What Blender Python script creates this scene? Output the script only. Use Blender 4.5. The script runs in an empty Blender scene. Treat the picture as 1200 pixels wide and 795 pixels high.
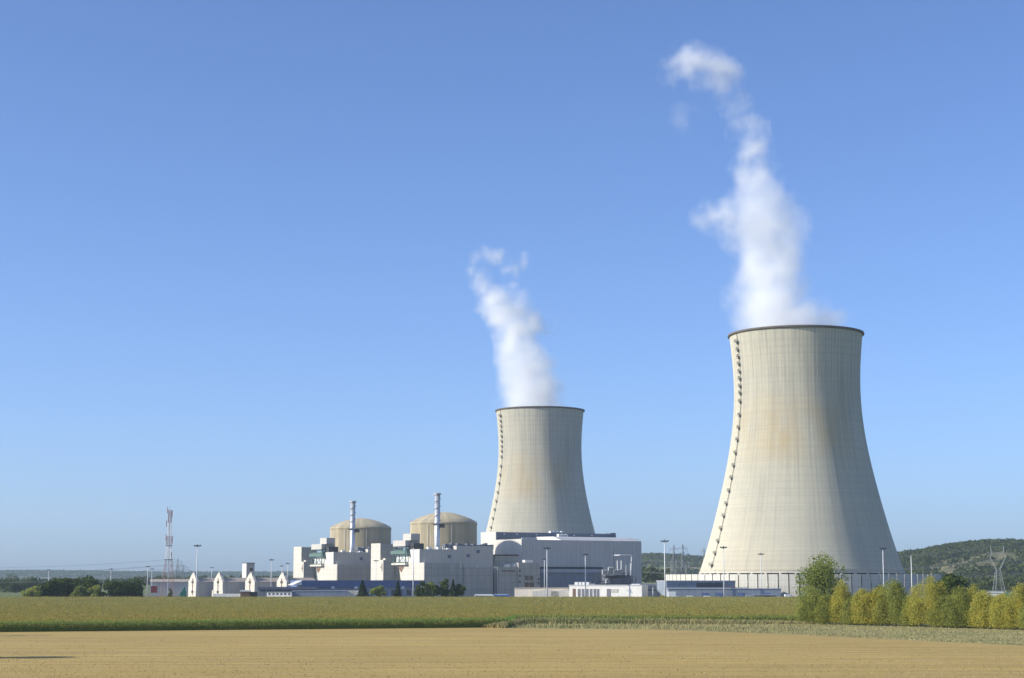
import bpy, math, random
import numpy as np
from mathutils import Vector, Matrix

S = bpy.context.scene
COL = S.collection
PI = math.pi
R = math.radians
rng = np.random.default_rng(7)
random.seed(7)

# ------------------------------------------------------------------ camera
F = 2000.0                      # focal length in pixels of a 1200 px wide frame
H = 12.0                        # eye height over the plain
PITCH = math.atan((680 - 397.5) / F)
c_, s_ = math.cos(PITCH), math.sin(PITCH)
cam = bpy.data.cameras.new('camera'); co = bpy.data.objects.new('camera', cam); COL.objects.link(co)
co.location = (0, 0, H); co.rotation_euler = (PI / 2 + PITCH, 0, 0)
cam.sensor_width = 36; cam.lens = 36 * F / 1200; cam.clip_start = 0.5; cam.clip_end = 60000
S.camera = co

def Zat(py, Y):                 # height of a point at distance Y that stands at picture row py
    k = (397.5 - py) / F
    return H + Y * (k * c_ + s_) / (c_ - k * s_)
def Xat(px, Y, z=H):
    return (px - 600) / F * (Y * c_ + (z - H) * s_)
def Gat(px, py):                # ground point
    k = (397.5 - py) / F
    Y = -H * (c_ - k * s_) / (k * c_ + s_)
    return Xat(px, Y, 0), Y

# ------------------------------------------------------------------ object helpers
def tag(o, label=None, cat=None, group=None, kind=None):
    if label: o['label'] = label
    if cat: o['category'] = cat
    if group: o['group'] = group
    if kind: o['kind'] = kind
    return o
def thing(name, label, cat, loc=(0, 0, 0), rz=0, group=None):
    o = bpy.data.objects.new(name, None); COL.objects.link(o)
    o.empty_display_size = 1
    o.location = loc; o.rotation_euler = (0, 0, rz)
    return tag(o, label, cat, group)
def npmesh(name, V, Fq, mat, parent=None, smooth=False):
    V = np.asarray(V, dtype=np.float32); Fq = np.asarray(Fq, dtype=np.int32)
    me = bpy.data.meshes.new(name)
    n, k = Fq.shape
    me.vertices.add(len(V)); me.vertices.foreach_set('co', V.ravel())
    me.loops.add(n * k); me.loops.foreach_set('vertex_index', Fq.ravel())
    me.polygons.add(n); me.polygons.foreach_set('loop_start', np.arange(0, n * k, k, dtype=np.int32))
    me.polygons.foreach_set('loop_total', np.full(n, k, dtype=np.int32))
    if smooth: me.polygons.foreach_set('use_smooth', np.ones(n, dtype=bool))
    me.update(calc_edges=True); me.validate()
    me.materials.append(mat)
    o = bpy.data.objects.new(name, me); COL.objects.link(o)
    if parent: o.parent = parent
    return o
class MB:                       # collects simple solids for ONE mesh
    def __init__(s): s.v = []; s.f = []
    def add(s, vs, fs):
        b = len(s.v); s.v += [tuple(map(float, q)) for q in vs]; s.f += [tuple(b + i for i in f) for f in fs]; return s
    def box(s, x0, y0, z0, x1, y1, z1):
        return s.add([(x0, y0, z0), (x1, y0, z0), (x1, y1, z0), (x0, y1, z0), (x0, y0, z1), (x1, y0, z1), (x1, y1, z1), (x0, y1, z1)],
              [(0, 3, 2, 1), (4, 5, 6, 7), (0, 1, 5, 4), (1, 2, 6, 5), (2, 3, 7, 6), (3, 0, 4, 7)])
    def prism(s, prof, a0, a1, axis='x'):      # prof: list of (p,q) in the plane across axis
        n = len(prof)
        def P(p, q, a):
            return (a, p, q) if axis == 'x' else ((p, a, q) if axis == 'y' else (p, q, a))
        vs = [P(p, q, a0) for p, q in prof] + [P(p, q, a1) for p, q in prof]
        fs = [tuple(range(n))[::-1], tuple(range(n, 2 * n))] + [(i, (i + 1) % n, n + (i + 1) % n, n + i) for i in range(n)]
        return s.add(vs, fs)
    def tube(s, p, q, r0, r1=None, n=6):
        r1 = r0 if r1 is None else r1
        p, q = Vector(p), Vector(q); d = (q - p)
        if d.length < 1e-6: return s
        d.normalize(); a = d.orthogonal().normalized(); b = d.cross(a)
        vs = []
        for c, r in ((p, r0), (q, r1)):
            for i in range(n):
                t = 2 * PI * i / n + PI / n
                vs.append(c + a * (r * math.cos(t)) + b * (r * math.sin(t)))
        return s.add(vs, [tuple(range(n))[::-1], tuple(range(n, 2 * n))] + [(i, (i + 1) % n, n + (i + 1) % n, n + i) for i in range(n)])
    def lathe(s, prof, n=48, cx=0, cy=0, caps=True):
        b = []
        for r, z in prof:
            b += [(cx + r * math.cos(2 * PI * i / n), cy + r * math.sin(2 * PI * i / n), z) for i in range(n)]
        fs = []
        for k in range(len(prof) - 1):
            for i in range(n):
                j = (i + 1) % n
                fs.append((k * n + i, k * n + j, (k + 1) * n + j, (k + 1) * n + i))
        if caps:
            fs.append(tuple(range(n))[::-1]); fs.append(tuple(range((len(prof) - 1) * n, len(prof) * n)))
        return s.add(b, fs)
    def build(s, name, mat, parent=None, smooth=False, bevel=0):
        me = bpy.data.meshes.new(name); me.from_pydata(s.v, [], s.f); me.update()
        if smooth:
            me.polygons.foreach_set('use_smooth', np.ones(len(me.polygons), dtype=bool))
        me.materials.append(mat)
        o = bpy.data.objects.new(name, me); COL.objects.link(o)
        if parent: o.parent = parent
        if bevel:
            m = o.modifiers.new('bevel', 'BEVEL'); m.width = bevel; m.segments = 1; m.limit_method = 'ANGLE'
        return o
def copy_tree(o, parent=None):
    c = o.copy(); COL.objects.link(c)
    if parent: c.parent = parent
    for ch in list(o.children): copy_tree(ch, c)
    return c

# ------------------------------------------------------------------ materials
class NT:
    def __init__(s, name):
        s.m = bpy.data.materials.new(name); s.m.use_nodes = True
        s.t = s.m.node_tree; s.t.nodes.clear()
        s.out = s.t.nodes.new('ShaderNodeOutputMaterial')
    def n(s, typ, **kw):
        nd = s.t.nodes.new(typ)
        for k, v in kw.items():
            if k.startswith('i_'): nd.inputs[k[2:].replace('_', ' ')].default_value = v
            else: setattr(nd, k, v)
        return nd
    def l(s, a, b): s.t.links.new(a, b)
    def math(s, op, a, b=None, c=None, clamp=False):
        nd = s.t.nodes.new('ShaderNodeMath'); nd.operation = op; nd.use_clamp = clamp
        for i, x in enumerate((a, b, c)):
            if x is None: continue
            if isinstance(x, (int, float)): nd.inputs[i].default_value = x
            else: s.l(x, nd.inputs[i])
        return nd.outputs[0]
    def noise(s, vec, scale, detail=4, rough=.55, dist=0):
        nd = s.n('ShaderNodeTexNoise'); nd.inputs['Scale'].default_value = scale; nd.inputs['Detail'].default_value = detail
        nd.inputs['Roughness'].default_value = rough; nd.inputs['Distortion'].default_value = dist
        s.l(vec, nd.inputs['Vector']); return nd.outputs['Fac']
    def mapping(s, vec, scale=(1, 1, 1), rot=(0, 0, 0), loc=(0, 0, 0)):
        nd = s.n('ShaderNodeMapping'); nd.inputs['Scale'].default_value = scale; nd.inputs['Rotation'].default_value = rot
        nd.inputs['Location'].default_value = loc
        s.l(vec, nd.inputs['Vector']); return nd.outputs[0]
    def mix(s, fac, a, b, typ='MIX'):
        nd = s.t.nodes.new('ShaderNodeMix'); nd.data_type = 'RGBA'; nd.blend_type = typ
        if isinstance(fac, (int, float)): nd.inputs[0].default_value = fac
        else: s.l(fac, nd.inputs[0])
        for i, x in ((6, a), (7, b)):
            if isinstance(x, tuple): nd.inputs[i].default_value = (*x, 1)
            else: s.l(x, nd.inputs[i])
        return nd.outputs[2]
    def ramp(s, v, lo, hi, a=0., b=1.):
        nd = s.n('ShaderNodeMapRange'); nd.inputs[1].default_value = lo; nd.inputs[2].default_value = hi
        nd.inputs[3].default_value = a; nd.inputs[4].default_value = b; nd.clamp = True
        s.l(v, nd.inputs[0]); return nd.outputs[0]
    def pos(s): return s.n('ShaderNodeNewGeometry').outputs['Position']
    def obj(s): return s.n('ShaderNodeTexCoord').outputs['Object']
    def sep(s, v):
        nd = s.n('ShaderNodeSeparateXYZ'); s.l(v, nd.inputs[0]); return nd.outputs
    def comb(s, x, y, z):
        nd = s.n('ShaderNodeCombineXYZ')
        for i, q in enumerate((x, y, z)):
            if isinstance(q, (int, float)): nd.inputs[i].default_value = q
            else: s.l(q, nd.inputs[i])
        return nd.outputs[0]
    def surf(s, col, rough=.8, bump=None, bd=.1, metal=0., spec=.3, trans=0):
        p = s.n('ShaderNodeBsdfPrincipled')
        if isinstance(col, tuple): p.inputs['Base Color'].default_value = (*col, 1)
        else: s.l(col, p.inputs['Base Color'])
        if isinstance(rough, (int, float)): p.inputs['Roughness'].default_value = rough
        else: s.l(rough, p.inputs['Roughness'])
        p.inputs['Diffuse Roughness'].default_value = 0.6 if rough in (.9, .85) else 0.0; p.inputs['Metallic'].default_value = metal; p.inputs['Specular IOR Level'].default_value = spec
        if bump is not None:
            b = s.n('ShaderNodeBump'); b.inputs['Strength'].default_value = 1; b.inputs['Distance'].default_value = bd
            s.l(bump, b.inputs['Height']); s.l(b.outputs[0], p.inputs['Normal'])
        o = p.outputs[0]
        if trans:
            t = s.n('ShaderNodeBsdfTranslucent'); 
            if isinstance(col, tuple): t.inputs[0].default_value = (*col, 1)
            else: s.l(col, t.inputs[0])
            mx = s.n('ShaderNodeMixShader'); mx.inputs[0].default_value = trans
            s.l(o, mx.inputs[1]); s.l(t.outputs[0], mx.inputs[2]); o = mx.outputs[0]
        s.l(o, s.out.inputs['Surface'])
        return s.m

def mk(name, col, rough=.75, var=.15, scale=.3, panel=0, metal=0., spec=.3, course=0, dirt=.12):
    """plain wall / metal material: cloudy weathering, vertical run-off streaks, optional panel joints (metres)"""
    t = NT(name); v = t.obj()
    n1 = t.noise(v, scale, 5); st = t.noise(t.mapping(v, (1, 1, .06)), 1.1, 4)
    dark = tuple(c * (1 - var * 1.6) for c in col); lite = tuple(min(1, c * (1 + var * .7)) for c in col)
    c = t.mix(t.ramp(n1, .3, .7), dark, lite)
    c = t.mix(t.ramp(st, .5, .75, 0, dirt * 2), c, tuple(q * .55 for q in col))
    if panel:
        x, y, z = t.sep(v)[:3]
        a = t.math('FRACT', t.math('DIVIDE', t.math('ADD', x, y), panel))
        g = t.math('LESS_THAN', a, .07)
        cell = t.math('FLOOR', t.math('DIVIDE', t.math('ADD', x, y), panel))
        wn = t.n('ShaderNodeTexWhiteNoise', noise_dimensions='1D'); t.l(cell, wn.inputs['W'])
        c = t.mix(t.ramp(wn.outputs['Value'], 0, 1, 0, .12), c, tuple(q * .6 for q in col))
        c = t.mix(t.math('MULTIPLY', g, .4), c, tuple(q * .35 for q in col))
    if course:
        z = t.sep(v)[2]
        g = t.math('LESS_THAN', t.math('FRACT', t.math('DIVIDE', z, course)), .08)
        c = t.mix(t.math('MULTIPLY', g, .35), c, tuple(q * .4 for q in col))
    return t.surf(c, rough, metal=metal, spec=spec)

def foliage(name, dark, mid, lite, trans=.25, tip=None):
    t = NT(name)
    r = t.n('ShaderNodeNewGeometry').outputs['Random Per Island']
    p = t.pos()
    c = t.mix(t.ramp(r, 0, 1), dark, mid)
    c = t.mix(t.ramp(t.noise(p, .45, 3), .42, .62, 0, .85), c, lite)
    oi = t.n('ShaderNodeObjectInfo').outputs['Random']
    c = t.mix(t.ramp(oi, 0, 1, 0, .3), c, tuple(q * 1.25 for q in mid))
    if tip: c = t.mix(t.ramp(r, .88, .9, 0, .8), c, tip)
    return t.surf(c, .7, spec=.12, trans=trans)

M = {}
M['cream'] = mk('cream_concrete', (.58, .55, .47), .8, .07, .12, panel=6, course=4)
M['lit_white'] = mk('white_render', (.80, .78, .70), .7, .05, .2)
M['warm_grey'] = mk('warm_grey_concrete', (.50, .48, .42), .85, .07, .1, panel=5, course=5)
M['cool_grey'] = mk('grey_cladding', (.51, .49, .44), .55, .04, .06, panel=2.4)
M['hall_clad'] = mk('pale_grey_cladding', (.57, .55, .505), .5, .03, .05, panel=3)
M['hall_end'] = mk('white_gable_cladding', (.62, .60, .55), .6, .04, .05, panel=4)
M['roof_pale'] = mk('pale_metal_roof', (.62, .62, .60), .45, .08, .1, panel=3)
M['roof_dark'] = mk('dark_roof_band', (.16, .18, .23), .6, .1, .2, panel=4)
M['band'] = mk('light_fascia', (.42, .44, .48), .6, .05, .2)
M['blue_clad'] = mk('blue_cladding', (.12, .17, .31), .5, .08, .2, panel=3)
M['slate_clad'] = mk('slate_blue_cladding', (.25, .29, .34), .55, .07, .2, panel=4, course=3)
M['pale_blue_clad'] = mk('pale_blue_cladding', (.36, .40, .46), .55, .06, .2, panel=4)
M['glass'] = mk('dark_glazing', (.035, .045, .06), .2, .1, .4, spec=.6)
M['office_glass'] = mk('grey_opening', (.20, .20, .22), .5, .2, .4)
M['dark'] = mk('dark_steel', (.05, .055, .06), .6, .1, .5)
M['brown'] = mk('brown_panel', (.20, .12, .08), .7, .1, .5)
M['steel'] = mk('galvanised_steel', (.42, .44, .45), .5, .08, .6, metal=.3)
M['pale_steel'] = mk('pale_painted_steel', (.66, .67, .66), .5, .05, .6)
M['pylon'] = mk('pylon_steel', (.26, .28, .28), .5, .05, .6)
M['green_steel'] = mk('green_painted_steel', (.11, .18, .155), .5, .12, .5)
M['red_paint'] = mk('red_mast_paint', (.36, .22, .21), .5, .1, .5)
M['white_paint'] = mk('white_paint', (.80, .80, .79), .45, .04, .5)
M['red_box'] = mk('dull_red_steel', (.26, .05, .05), .6, .1, .5)
M['green_box'] = mk('green_tarpaulin', (.06, .26, .17), .6, .1, .5)
M['blue_box'] = mk('bright_blue_steel', (.07, .17, .46), .45, .06, .5)
M['beige_roof'] = mk('beige_fibre_roof', (.50, .43, .35), .9, .08, .2, panel=2)
M['tyre'] = mk('tyre_rubber', (.03, .03, .03), .9, .1, 1)
M['stack'] = mk('brushed_stack_steel', (.62, .65, .68), .35, .05, .3, metal=.45, course=6)
M['screen'] = mk('screen_panel', (.56, .54, .46), .75, .05, .3, course=3.9, dirt=.2)
M['bark'] = mk('bark', (.16, .13, .10), .95, .2, 2)
M['orange_cabin'] = mk('cream_sheet', (.66, .60, .50), .7, .05, .5)

# containment concrete
t = NT('containment_concrete'); v = t.obj(); x, y, z = t.sep(v)[:3]
ang = t.math('ARCTAN2', y, x)
vb = t.math('FRACT', t.math('MULTIPLY', ang, 36 / (2 * PI)))
c = t.mix(t.ramp(t.noise(v, .09, 5), .3, .7), (.50, .43, .275), (.64, .55, .375))
c = t.mix(t.math('MULTIPLY', t.math('LESS_THAN', vb, .12), .35), c, (.33, .29, .20))
wn = t.n('ShaderNodeTexWhiteNoise', noise_dimensions='1D'); t.l(t.math('FLOOR', t.math('MULTIPLY', ang, 36 / (2 * PI))), wn.inputs['W'])
c = t.mix(t.ramp(wn.outputs['Value'], 0, 1, 0, .6), c, (.34, .295, .20))
st = t.noise(t.comb(t.math('MULTIPLY', ang, 30), 0, t.math('MULTIPLY', z, .03)), 1.2, 4)
c = t.mix(t.ramp(st, .5, .7, 0, .45), c, (.34, .30, .22))
M['contain'] = t.surf(c, .9)

# tower concrete: formwork grid, painted rib shade, vertical run-off, ochre stain at the throat
NR = 112
t = NT('tower_concrete'); v = t.obj(); x, y, z = t.sep(v)[:3]
ang = t.math('ARCTAN2', y, x)
cyl = t.comb(t.math('MULTIPLY', ang, 48), 0, z)
c = t.mix(t.ramp(t.noise(cyl, .02, 5, .6), .3, .7), (.51, .49, .385), (.61, .58, .455))
warm = t.math('MULTIPLY', t.ramp(z, 20, 70, 1, .35), t.ramp(t.noise(cyl, .012, 4), .35, .6))
c = t.mix(t.math('MULTIPLY', warm, .85), c, (.64, .57, .40))
lift = t.math('FLOOR', t.math('DIVIDE', z, 1.55))
wn = t.n('ShaderNodeTexWhiteNoise', noise_dimensions='1D'); t.l(lift, wn.inputs['W'])
c = t.mix(t.ramp(wn.outputs['Value'], 0, 1, 0, .3), c, (.44, .42, .35))
cellv = t.comb(t.math('FLOOR', t.math('MULTIPLY', ang, NR / (2 * PI))), t.math('FLOOR', t.math('DIVIDE', z, 3.1)), 0)
w2 = t.n('ShaderNodeTexWhiteNoise', noise_dimensions='2D'); t.l(cellv, w2.inputs['Vector'])
c = t.mix(t.ramp(w2.outputs['Value'], 0, 1, 0, .16), c, (.42, .40, .345))
st = t.noise(t.comb(t.math('MULTIPLY', ang, 48), 0, t.math('MULTIPLY', z, .035)), .35, 6, .65)
stop = t.ramp(z, 60, 150, .35, .8)
c = t.mix(t.math('MULTIPLY', t.ramp(st, .48, .72), stop), c, (.29, .285, .255))
# lift joints, then rib shade painted as thin dark upright lines
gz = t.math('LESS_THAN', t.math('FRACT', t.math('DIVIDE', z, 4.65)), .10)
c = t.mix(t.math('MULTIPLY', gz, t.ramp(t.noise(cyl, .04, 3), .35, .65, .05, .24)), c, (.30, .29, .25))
rib_shade = t.math('LESS_THAN', t.math('FRACT', t.math('MULTIPLY', ang, NR / (2 * PI))), .17)
c = t.mix(t.math('MULTIPLY', rib_shade, t.math('MULTIPLY', t.ramp(z, 30, 110, .06, .42), t.ramp(t.noise(cyl, .05, 3), .35, .65, .3, 1.1))), c, (.27, .26, .23))
# ochre stains round the throat
zb = t.math('MULTIPLY', t.ramp(z, 84, 104), t.ramp(z, 118, 136, 1, 0))
rust = t.math('MULTIPLY', zb, t.ramp(t.noise(t.comb(t.math('MULTIPLY', ang, 48), 3, t.math('MULTIPLY', z, .5)), .03, 4), .36, .55))
side = t.ramp(t.math('COSINE', t.math('ADD', ang, R(108))), .45, .95)
c = t.mix(t.math('MULTIPLY', t.math('MULTIPLY', rust, side), .8), c, (.52, .40, .21))
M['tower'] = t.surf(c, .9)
M['rim'] = mk('rim_concrete', (.17, .15, .12), .9, .1, .3)

# ------------------------------------------------------------------ sky, sun
EL = 26.0; AZ = 14.0            # sun to the left, AZ degrees towards the viewer from due left
sd = Vector((-math.cos(R(AZ)) * math.cos(R(EL)), -math.sin(R(AZ)) * math.cos(R(EL)), math.sin(R(EL))))
w = bpy.data.worlds.new('World'); S.world = w; w.use_nodes = True
wt = w.node_tree; bg = wt.nodes['Background']
sky = wt.nodes.new('ShaderNodeTexSky'); sky.sky_type = 'NISHITA'; sky.sun_disc = False
sky.sun_elevation = R(EL); sky.sun_rotation = math.atan2(sd.x, sd.y)
sky.altitude = 700; sky.air_density = .72; sky.dust_density = 2.0; sky.ozone_density = 3.0
tint = wt.nodes.new('ShaderNodeMix'); tint.data_type = 'RGBA'; tint.blend_type = 'MULTIPLY'; tint.inputs[0].default_value = 1
tint.inputs[7].default_value = (.89, 1.01, 1.24, 1); wt.links.new(sky.outputs[0], tint.inputs[6])
wt.links.new(tint.outputs[2], bg.inputs[0]); bg.inputs[1].default_value = 0.142
sl = bpy.data.lights.new('sun', 'SUN'); sl.energy = 5.0; sl.angle = R(.53); sl.color = (1, .93, .80)
so = bpy.data.objects.new('sun', sl); COL.objects.link(so)
so.rotation_euler = sd.to_track_quat('Z', 'Y').to_euler(); so.location = (-300, -80, 400)
S.view_settings.view_transform = 'Standard'; S.view_settings.look = 'None'
S.view_settings.exposure = 0.24; S.view_settings.gamma = 1
S.render.engine = 'CYCLES'
cy = S.cycles
cy.use_denoising = True
cy.max_bounces = 14; cy.diffuse_bounces = 3; cy.volume_bounces = 12; cy.transparent_max_bounces = 8
cy.volume_step_rate = 0.4; cy.volume_max_steps = 160

# ------------------------------------------------------------------ ground
XG, Y0G, Y1G = 9000, -400, 11500
t = NT('plain'); p = t.pos()
c = t.mix(t.ramp(t.noise(p, .004, 4), .42, .58), (.10, .14, .035), (.17, .17, .06))
c = t.mix(t.ramp(t.noise(p, .05, 5), .4, .7, 0, .6), c, (.12, .14, .04))
g = npmesh('ground', [(-XG, Y0G, 0), (XG, Y0G, 0), (XG, Y1G, 0), (-XG, Y1G, 0)], [(0, 1, 2, 3)], t.surf(c, .95))
tag(g, kind='structure')

def poly(name, pts, z, mat, kind='structure'):
    me = bpy.data.meshes.new(name); me.from_pydata([(x, y, z) for x, y in pts], [], [tuple(range(len(pts)))]); me.update()
    me.materials.append(mat); o = bpy.data.objects.new(name, me); COL.objects.link(o)
    return tag(o, kind=kind)

# corn field limits
CF0 = (-260, 353); CFa = Gat(0, 741); CFb = Gat(592, 735.5); CFc = Gat(600, 730); CFd = Gat(940, 730.5)
YC1 = 985.0
# stubble
t = NT('stubble'); p = t.pos()
rows = t.mapping(p, (.05, 1, 1), (0, 0, R(-4)))
c = t.mix(t.ramp(t.noise(p, .02, 5), .35, .65), (.42, .287, .068), (.50, .355, .095))
c = t.mix(t.ramp(t.noise(rows, .22, 4, .6), .42, .66, 0, .95), c, (.31, .215, .065))
c = t.mix(t.ramp(t.noise(t.mapping(p, (.12, 1, 1), (0, 0, R(-4))), 1.1, 3, .6), .45, .7, 0, .6), c, (.53, .405, .17))
c = t.mix(t.ramp(t.noise(p, 2.5, 3, .7), .5, .75, 0, .12), c, (.27, .19, .08))
c = t.mix(t.ramp(t.noise(t.mapping(p, (.10, 1, 1)), .035, 4, .6), .62, .72, 0, .55), c, (.30, .22, .10))
M['stubble'] = t.surf(c, .95, t.noise(p, 3, 4, .7), .02)
vA = Gat(585, 736.5); vB = Gat(760, 738); vC = Gat(900, 742.5); vD = Gat(1200, 757)
stub = [(-260, -100), (260, -100), (260, 280), vD, vC, vB, vA, (CFb[0], CFb[1] - 1), (CFa[0], CFa[1] - 1), (CF0[0], CF0[1] - 1)]
poly('stubble_field', stub, .02, M['stubble'])
# grass verge
t = NT('verge_grass'); p = t.pos()
c = t.mix(t.ramp(t.noise(t.mapping(p, (.25, 1, 1)), .12, 5, .6), .4, .6), (.28, .245, .085), (.42, .35, .15))
c = t.mix(t.ramp(t.noise(t.mapping(p, (.1, 1, 1)), .35, 4), .45, .65, 0, .7), c, (.13, .16, .055))
M['verge'] = t.surf(c, .95, t.noise(p, 2, 4), .3)
verge = [vA, vB, vC, vD, (260, 281), (330, 560), (330, 620), (78, 620), CFd, CFc, CFb]
poly('grass_verge', verge, .012, M['verge'])
# apron of the plant
t = NT('asphalt_yard'); p = t.pos()
c = t.mix(t.ramp(t.noise(p, .02, 4), .4, .6), (.10, .10, .095), (.16, .155, .14))
poly('plant_yard', [(-300, YC1 + 25), (330, YC1 + 25), (360, 1900), (-300, 1900)], .016, t.surf(c, .9))

# tufts helper: n upright blades at points
def blades(P, h, wd, lean=.35, r=rng):
    n = len(P); a = r.uniform(0, 2 * PI, n); dx, dy = np.cos(a), np.sin(a)
    b = r.uniform(0, 2 * PI, n); L = r.uniform(0, lean, n) * h
    lx, ly = np.cos(b) * L, np.sin(b) * L
    V = np.zeros((n, 4, 3)); w0 = wd * .5
    V[:, 0] = P + np.stack([-dx * w0, -dy * w0, np.zeros(n)], 1)
    V[:, 1] = P + np.stack([dx * w0, dy * w0, np.zeros(n)], 1)
    V[:, 2] = P + np.stack([dx * w0 * .5 + lx, dy * w0 * .5 + ly, h], 1)
    V[:, 3] = P + np.stack([-dx * w0 * .5 + lx, -dy * w0 * .5 + ly, h], 1)
    return V.reshape(-1, 3)
def quads(n, off=0): return (np.arange(n * 4) + off).reshape(n, 4)

def in_frame_x(Y, m=1.12): return .3 * Y * m
# verge tufts
N = 26000
py = rng.uniform(729, 758, N); px = rng.uniform(585, 1260, N)
edge = np.interp(px, [585, 760, 900, 1200, 1260], [736.5, 738, 742.5, 757, 760])
top = np.interp(px, [585, 940, 1200], [729.5, 729.5, 733])
ok = (py < edge) & (py > top); px, py = px[ok], py[ok]
G = np.array([Gat(a, b) for a, b in zip(px, py)])
P = np.column_stack([G, np.zeros(len(G))])
hgt = rng.uniform(.08, .34, len(P)) * np.interp(px, [585, 800, 960, 1200], [3.4, 2.6, 1.2, .8])
n3 = 9000; x3 = rng.uniform(CFb[0] - 6, CFd[0] + 2, n3)
y3 = np.interp(x3, [CFb[0] - 6, CFb[0], CFc[0] + 3, CFd[0]], [CFb[1] - 1.5, CFb[1] - 1, CFc[1] - 5, CFd[1] - 4]) - rng.uniform(0, 9, n3) * np.clip((x3 - CFb[0] + 6) / 8, .1, 1)
P = np.vstack([P, np.column_stack([x3, y3, np.zeros(n3)])]); hgt = np.concatenate([hgt, rng.uniform(.7, 1.7, n3) * np.interp(x3, [CFb[0] - 6, CFb[0], 40, CFd[0]], [.5, 1.1, .95, .6])])
t = NT('dry_grass'); r_ = t.n('ShaderNodeNewGeometry').outputs['Random Per Island']; p = t.pos()
c = t.mix(t.ramp(r_, 0, 1), (.28, .25, .10), (.42, .36, .17))
c = t.mix(t.ramp(t.noise(t.mapping(p, (.12, 1, 1)), .22, 3), .47, .6, 0, .85), c, (.15, .185, .06))
o = npmesh('dry_grass', blades(P, hgt, .15, .6), quads(len(P)), t.surf(c, .8, trans=.2))
tag(o, 'strip of long dry grass between the corn, the bushes and the stubble', 'grass', kind='stuff')
# stubble stalks and straw left on the near field
N = 14000
py = 740 + (800 - 740) * rng.uniform(0, 1, N) ** .8; px = rng.uniform(-60, 1260, N)
edge = np.interp(px, [-60, 0, 585, 760, 900, 1200, 1260], [742, 742, 737, 739, 743.5, 758, 761])
ok = py > edge; px, py = px[ok], py[ok]
G = np.array([Gat(a, b) for a, b in zip(px, py)])
rowY = np.round((G[:, 1] + G[:, 0] * .07) / .9) * .9 - G[:, 0] * .07
G[:, 1] = np.where(rng.uniform(0, 1, len(G)) < .75, rowY + rng.normal(0, .08, len(G)), G[:, 1])
P = np.column_stack([G, np.full(len(G), .02)])
t = NT('straw'); r_ = t.n('ShaderNodeNewGeometry').outputs['Random Per Island']
c = t.mix(t.ramp(r_, 0, 1), (.38, .28, .10), (.47, .36, .14))
o = npmesh('straw_stubble', blades(P, rng.uniform(.03, .09, len(P)), rng.uniform(.06, .22, len(P)), .8), quads(len(P)), t.surf(c, .85))
tag(o, 'cut straw and short stalks over the golden stubble', 'stubble', kind='stuff')

# ------------------------------------------------------------------ corn
# canopy body: a closed lumpy slab under the leaves
def front_y(x):
    return np.interp(x, [CF0[0], CFa[0], CFb[0], CFc[0], CFd[0]], [CF0[1], CFa[1], CFb[1], CFc[1], CFd[1]])
def right_x(y):
    return np.interp(y, [480, 620, YC1], [84, 118, 300])
nx, ny = 220, 180
xs = []; V = np.zeros((ny, nx, 3))
for j in range(ny):
    f = (j / (ny - 1)) ** 1.5
    for i in range(nx):
        x0 = -260 + (CFd[0] + 260) * i / (nx - 1)
        y = front_y(x0) + .35 + (YC1 - front_y(x0)) * f
        xr = right_x(y); xl = -260 - (y - 353) * .12
        x = xl + (xr - xl) * i / (nx - 1) if f > 0 else x0
        x = x0 * (1 - min(1, f * 6)) + x * min(1, f * 6) if f > 0 else x0
        V[j, i] = (x, y, 1.75 + rng.uniform(-.12, .12))
V = V.reshape(-1, 3)
Fq = [(j * nx + i, j * nx + i + 1, (j + 1) * nx + i + 1, (j + 1) * nx + i) for j in range(ny - 1) for i in range(nx - 1)]
b = len(V); bot = V[:nx].copy(); bot[:, 2] = 0; V = np.vstack([V, bot])
Fq += [(i, b + i, b + i + 1, i + 1) for i in range(nx - 1)]
t = NT('corn_canopy'); p = t.pos()
c = t.mix(t.ramp(t.noise(p, .8, 4), .35, .65), (.15, .17, .03), (.23, .22, .05))
M['corn_body'] = t.surf(c, .9, t.noise(p, 1.5, 3), .5)
def smooth_(a): a = np.clip(a, 0, 1); return a * a * (3 - 2 * a)
corn_root = thing('corn_field', 'tall green corn crop with brown tassels reaching back to the power plant', 'corn crop', (0, 430, 0))
corn_root['kind'] = 'stuff'
def to_local(V, root):
    V = np.array(V, dtype=float); V[:, 2] += .75 * smooth_((V[:, 1] - 470) / 500) * (V[:, 2] > 1); V[:, 0] -= root.location.x; V[:, 1] -= root.location.y; V[:, 2] -= root.location.z; return V
o = npmesh('crop_mass', to_local(V, corn_root), Fq, M['corn_body'], corn_root); o['kind'] = 'stuff'

def leafmat(name, a, b_, c3, nb):
    t = NT(name); r_ = t.n('ShaderNodeNewGeometry').outputs['Random Per Island']; p = t.pos()
    c = t.mix(t.ramp(r_, 0, 1), a, b_)
    pt = t.math('MULTIPLY', t.ramp(t.noise(t.mapping(p, (.25, 1, 1)), .018, 4, .65), .42, .58), nb)
    c = t.mix(pt, c, c3)
    return t.surf(c, .7, spec=.12, trans=.42)
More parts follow.
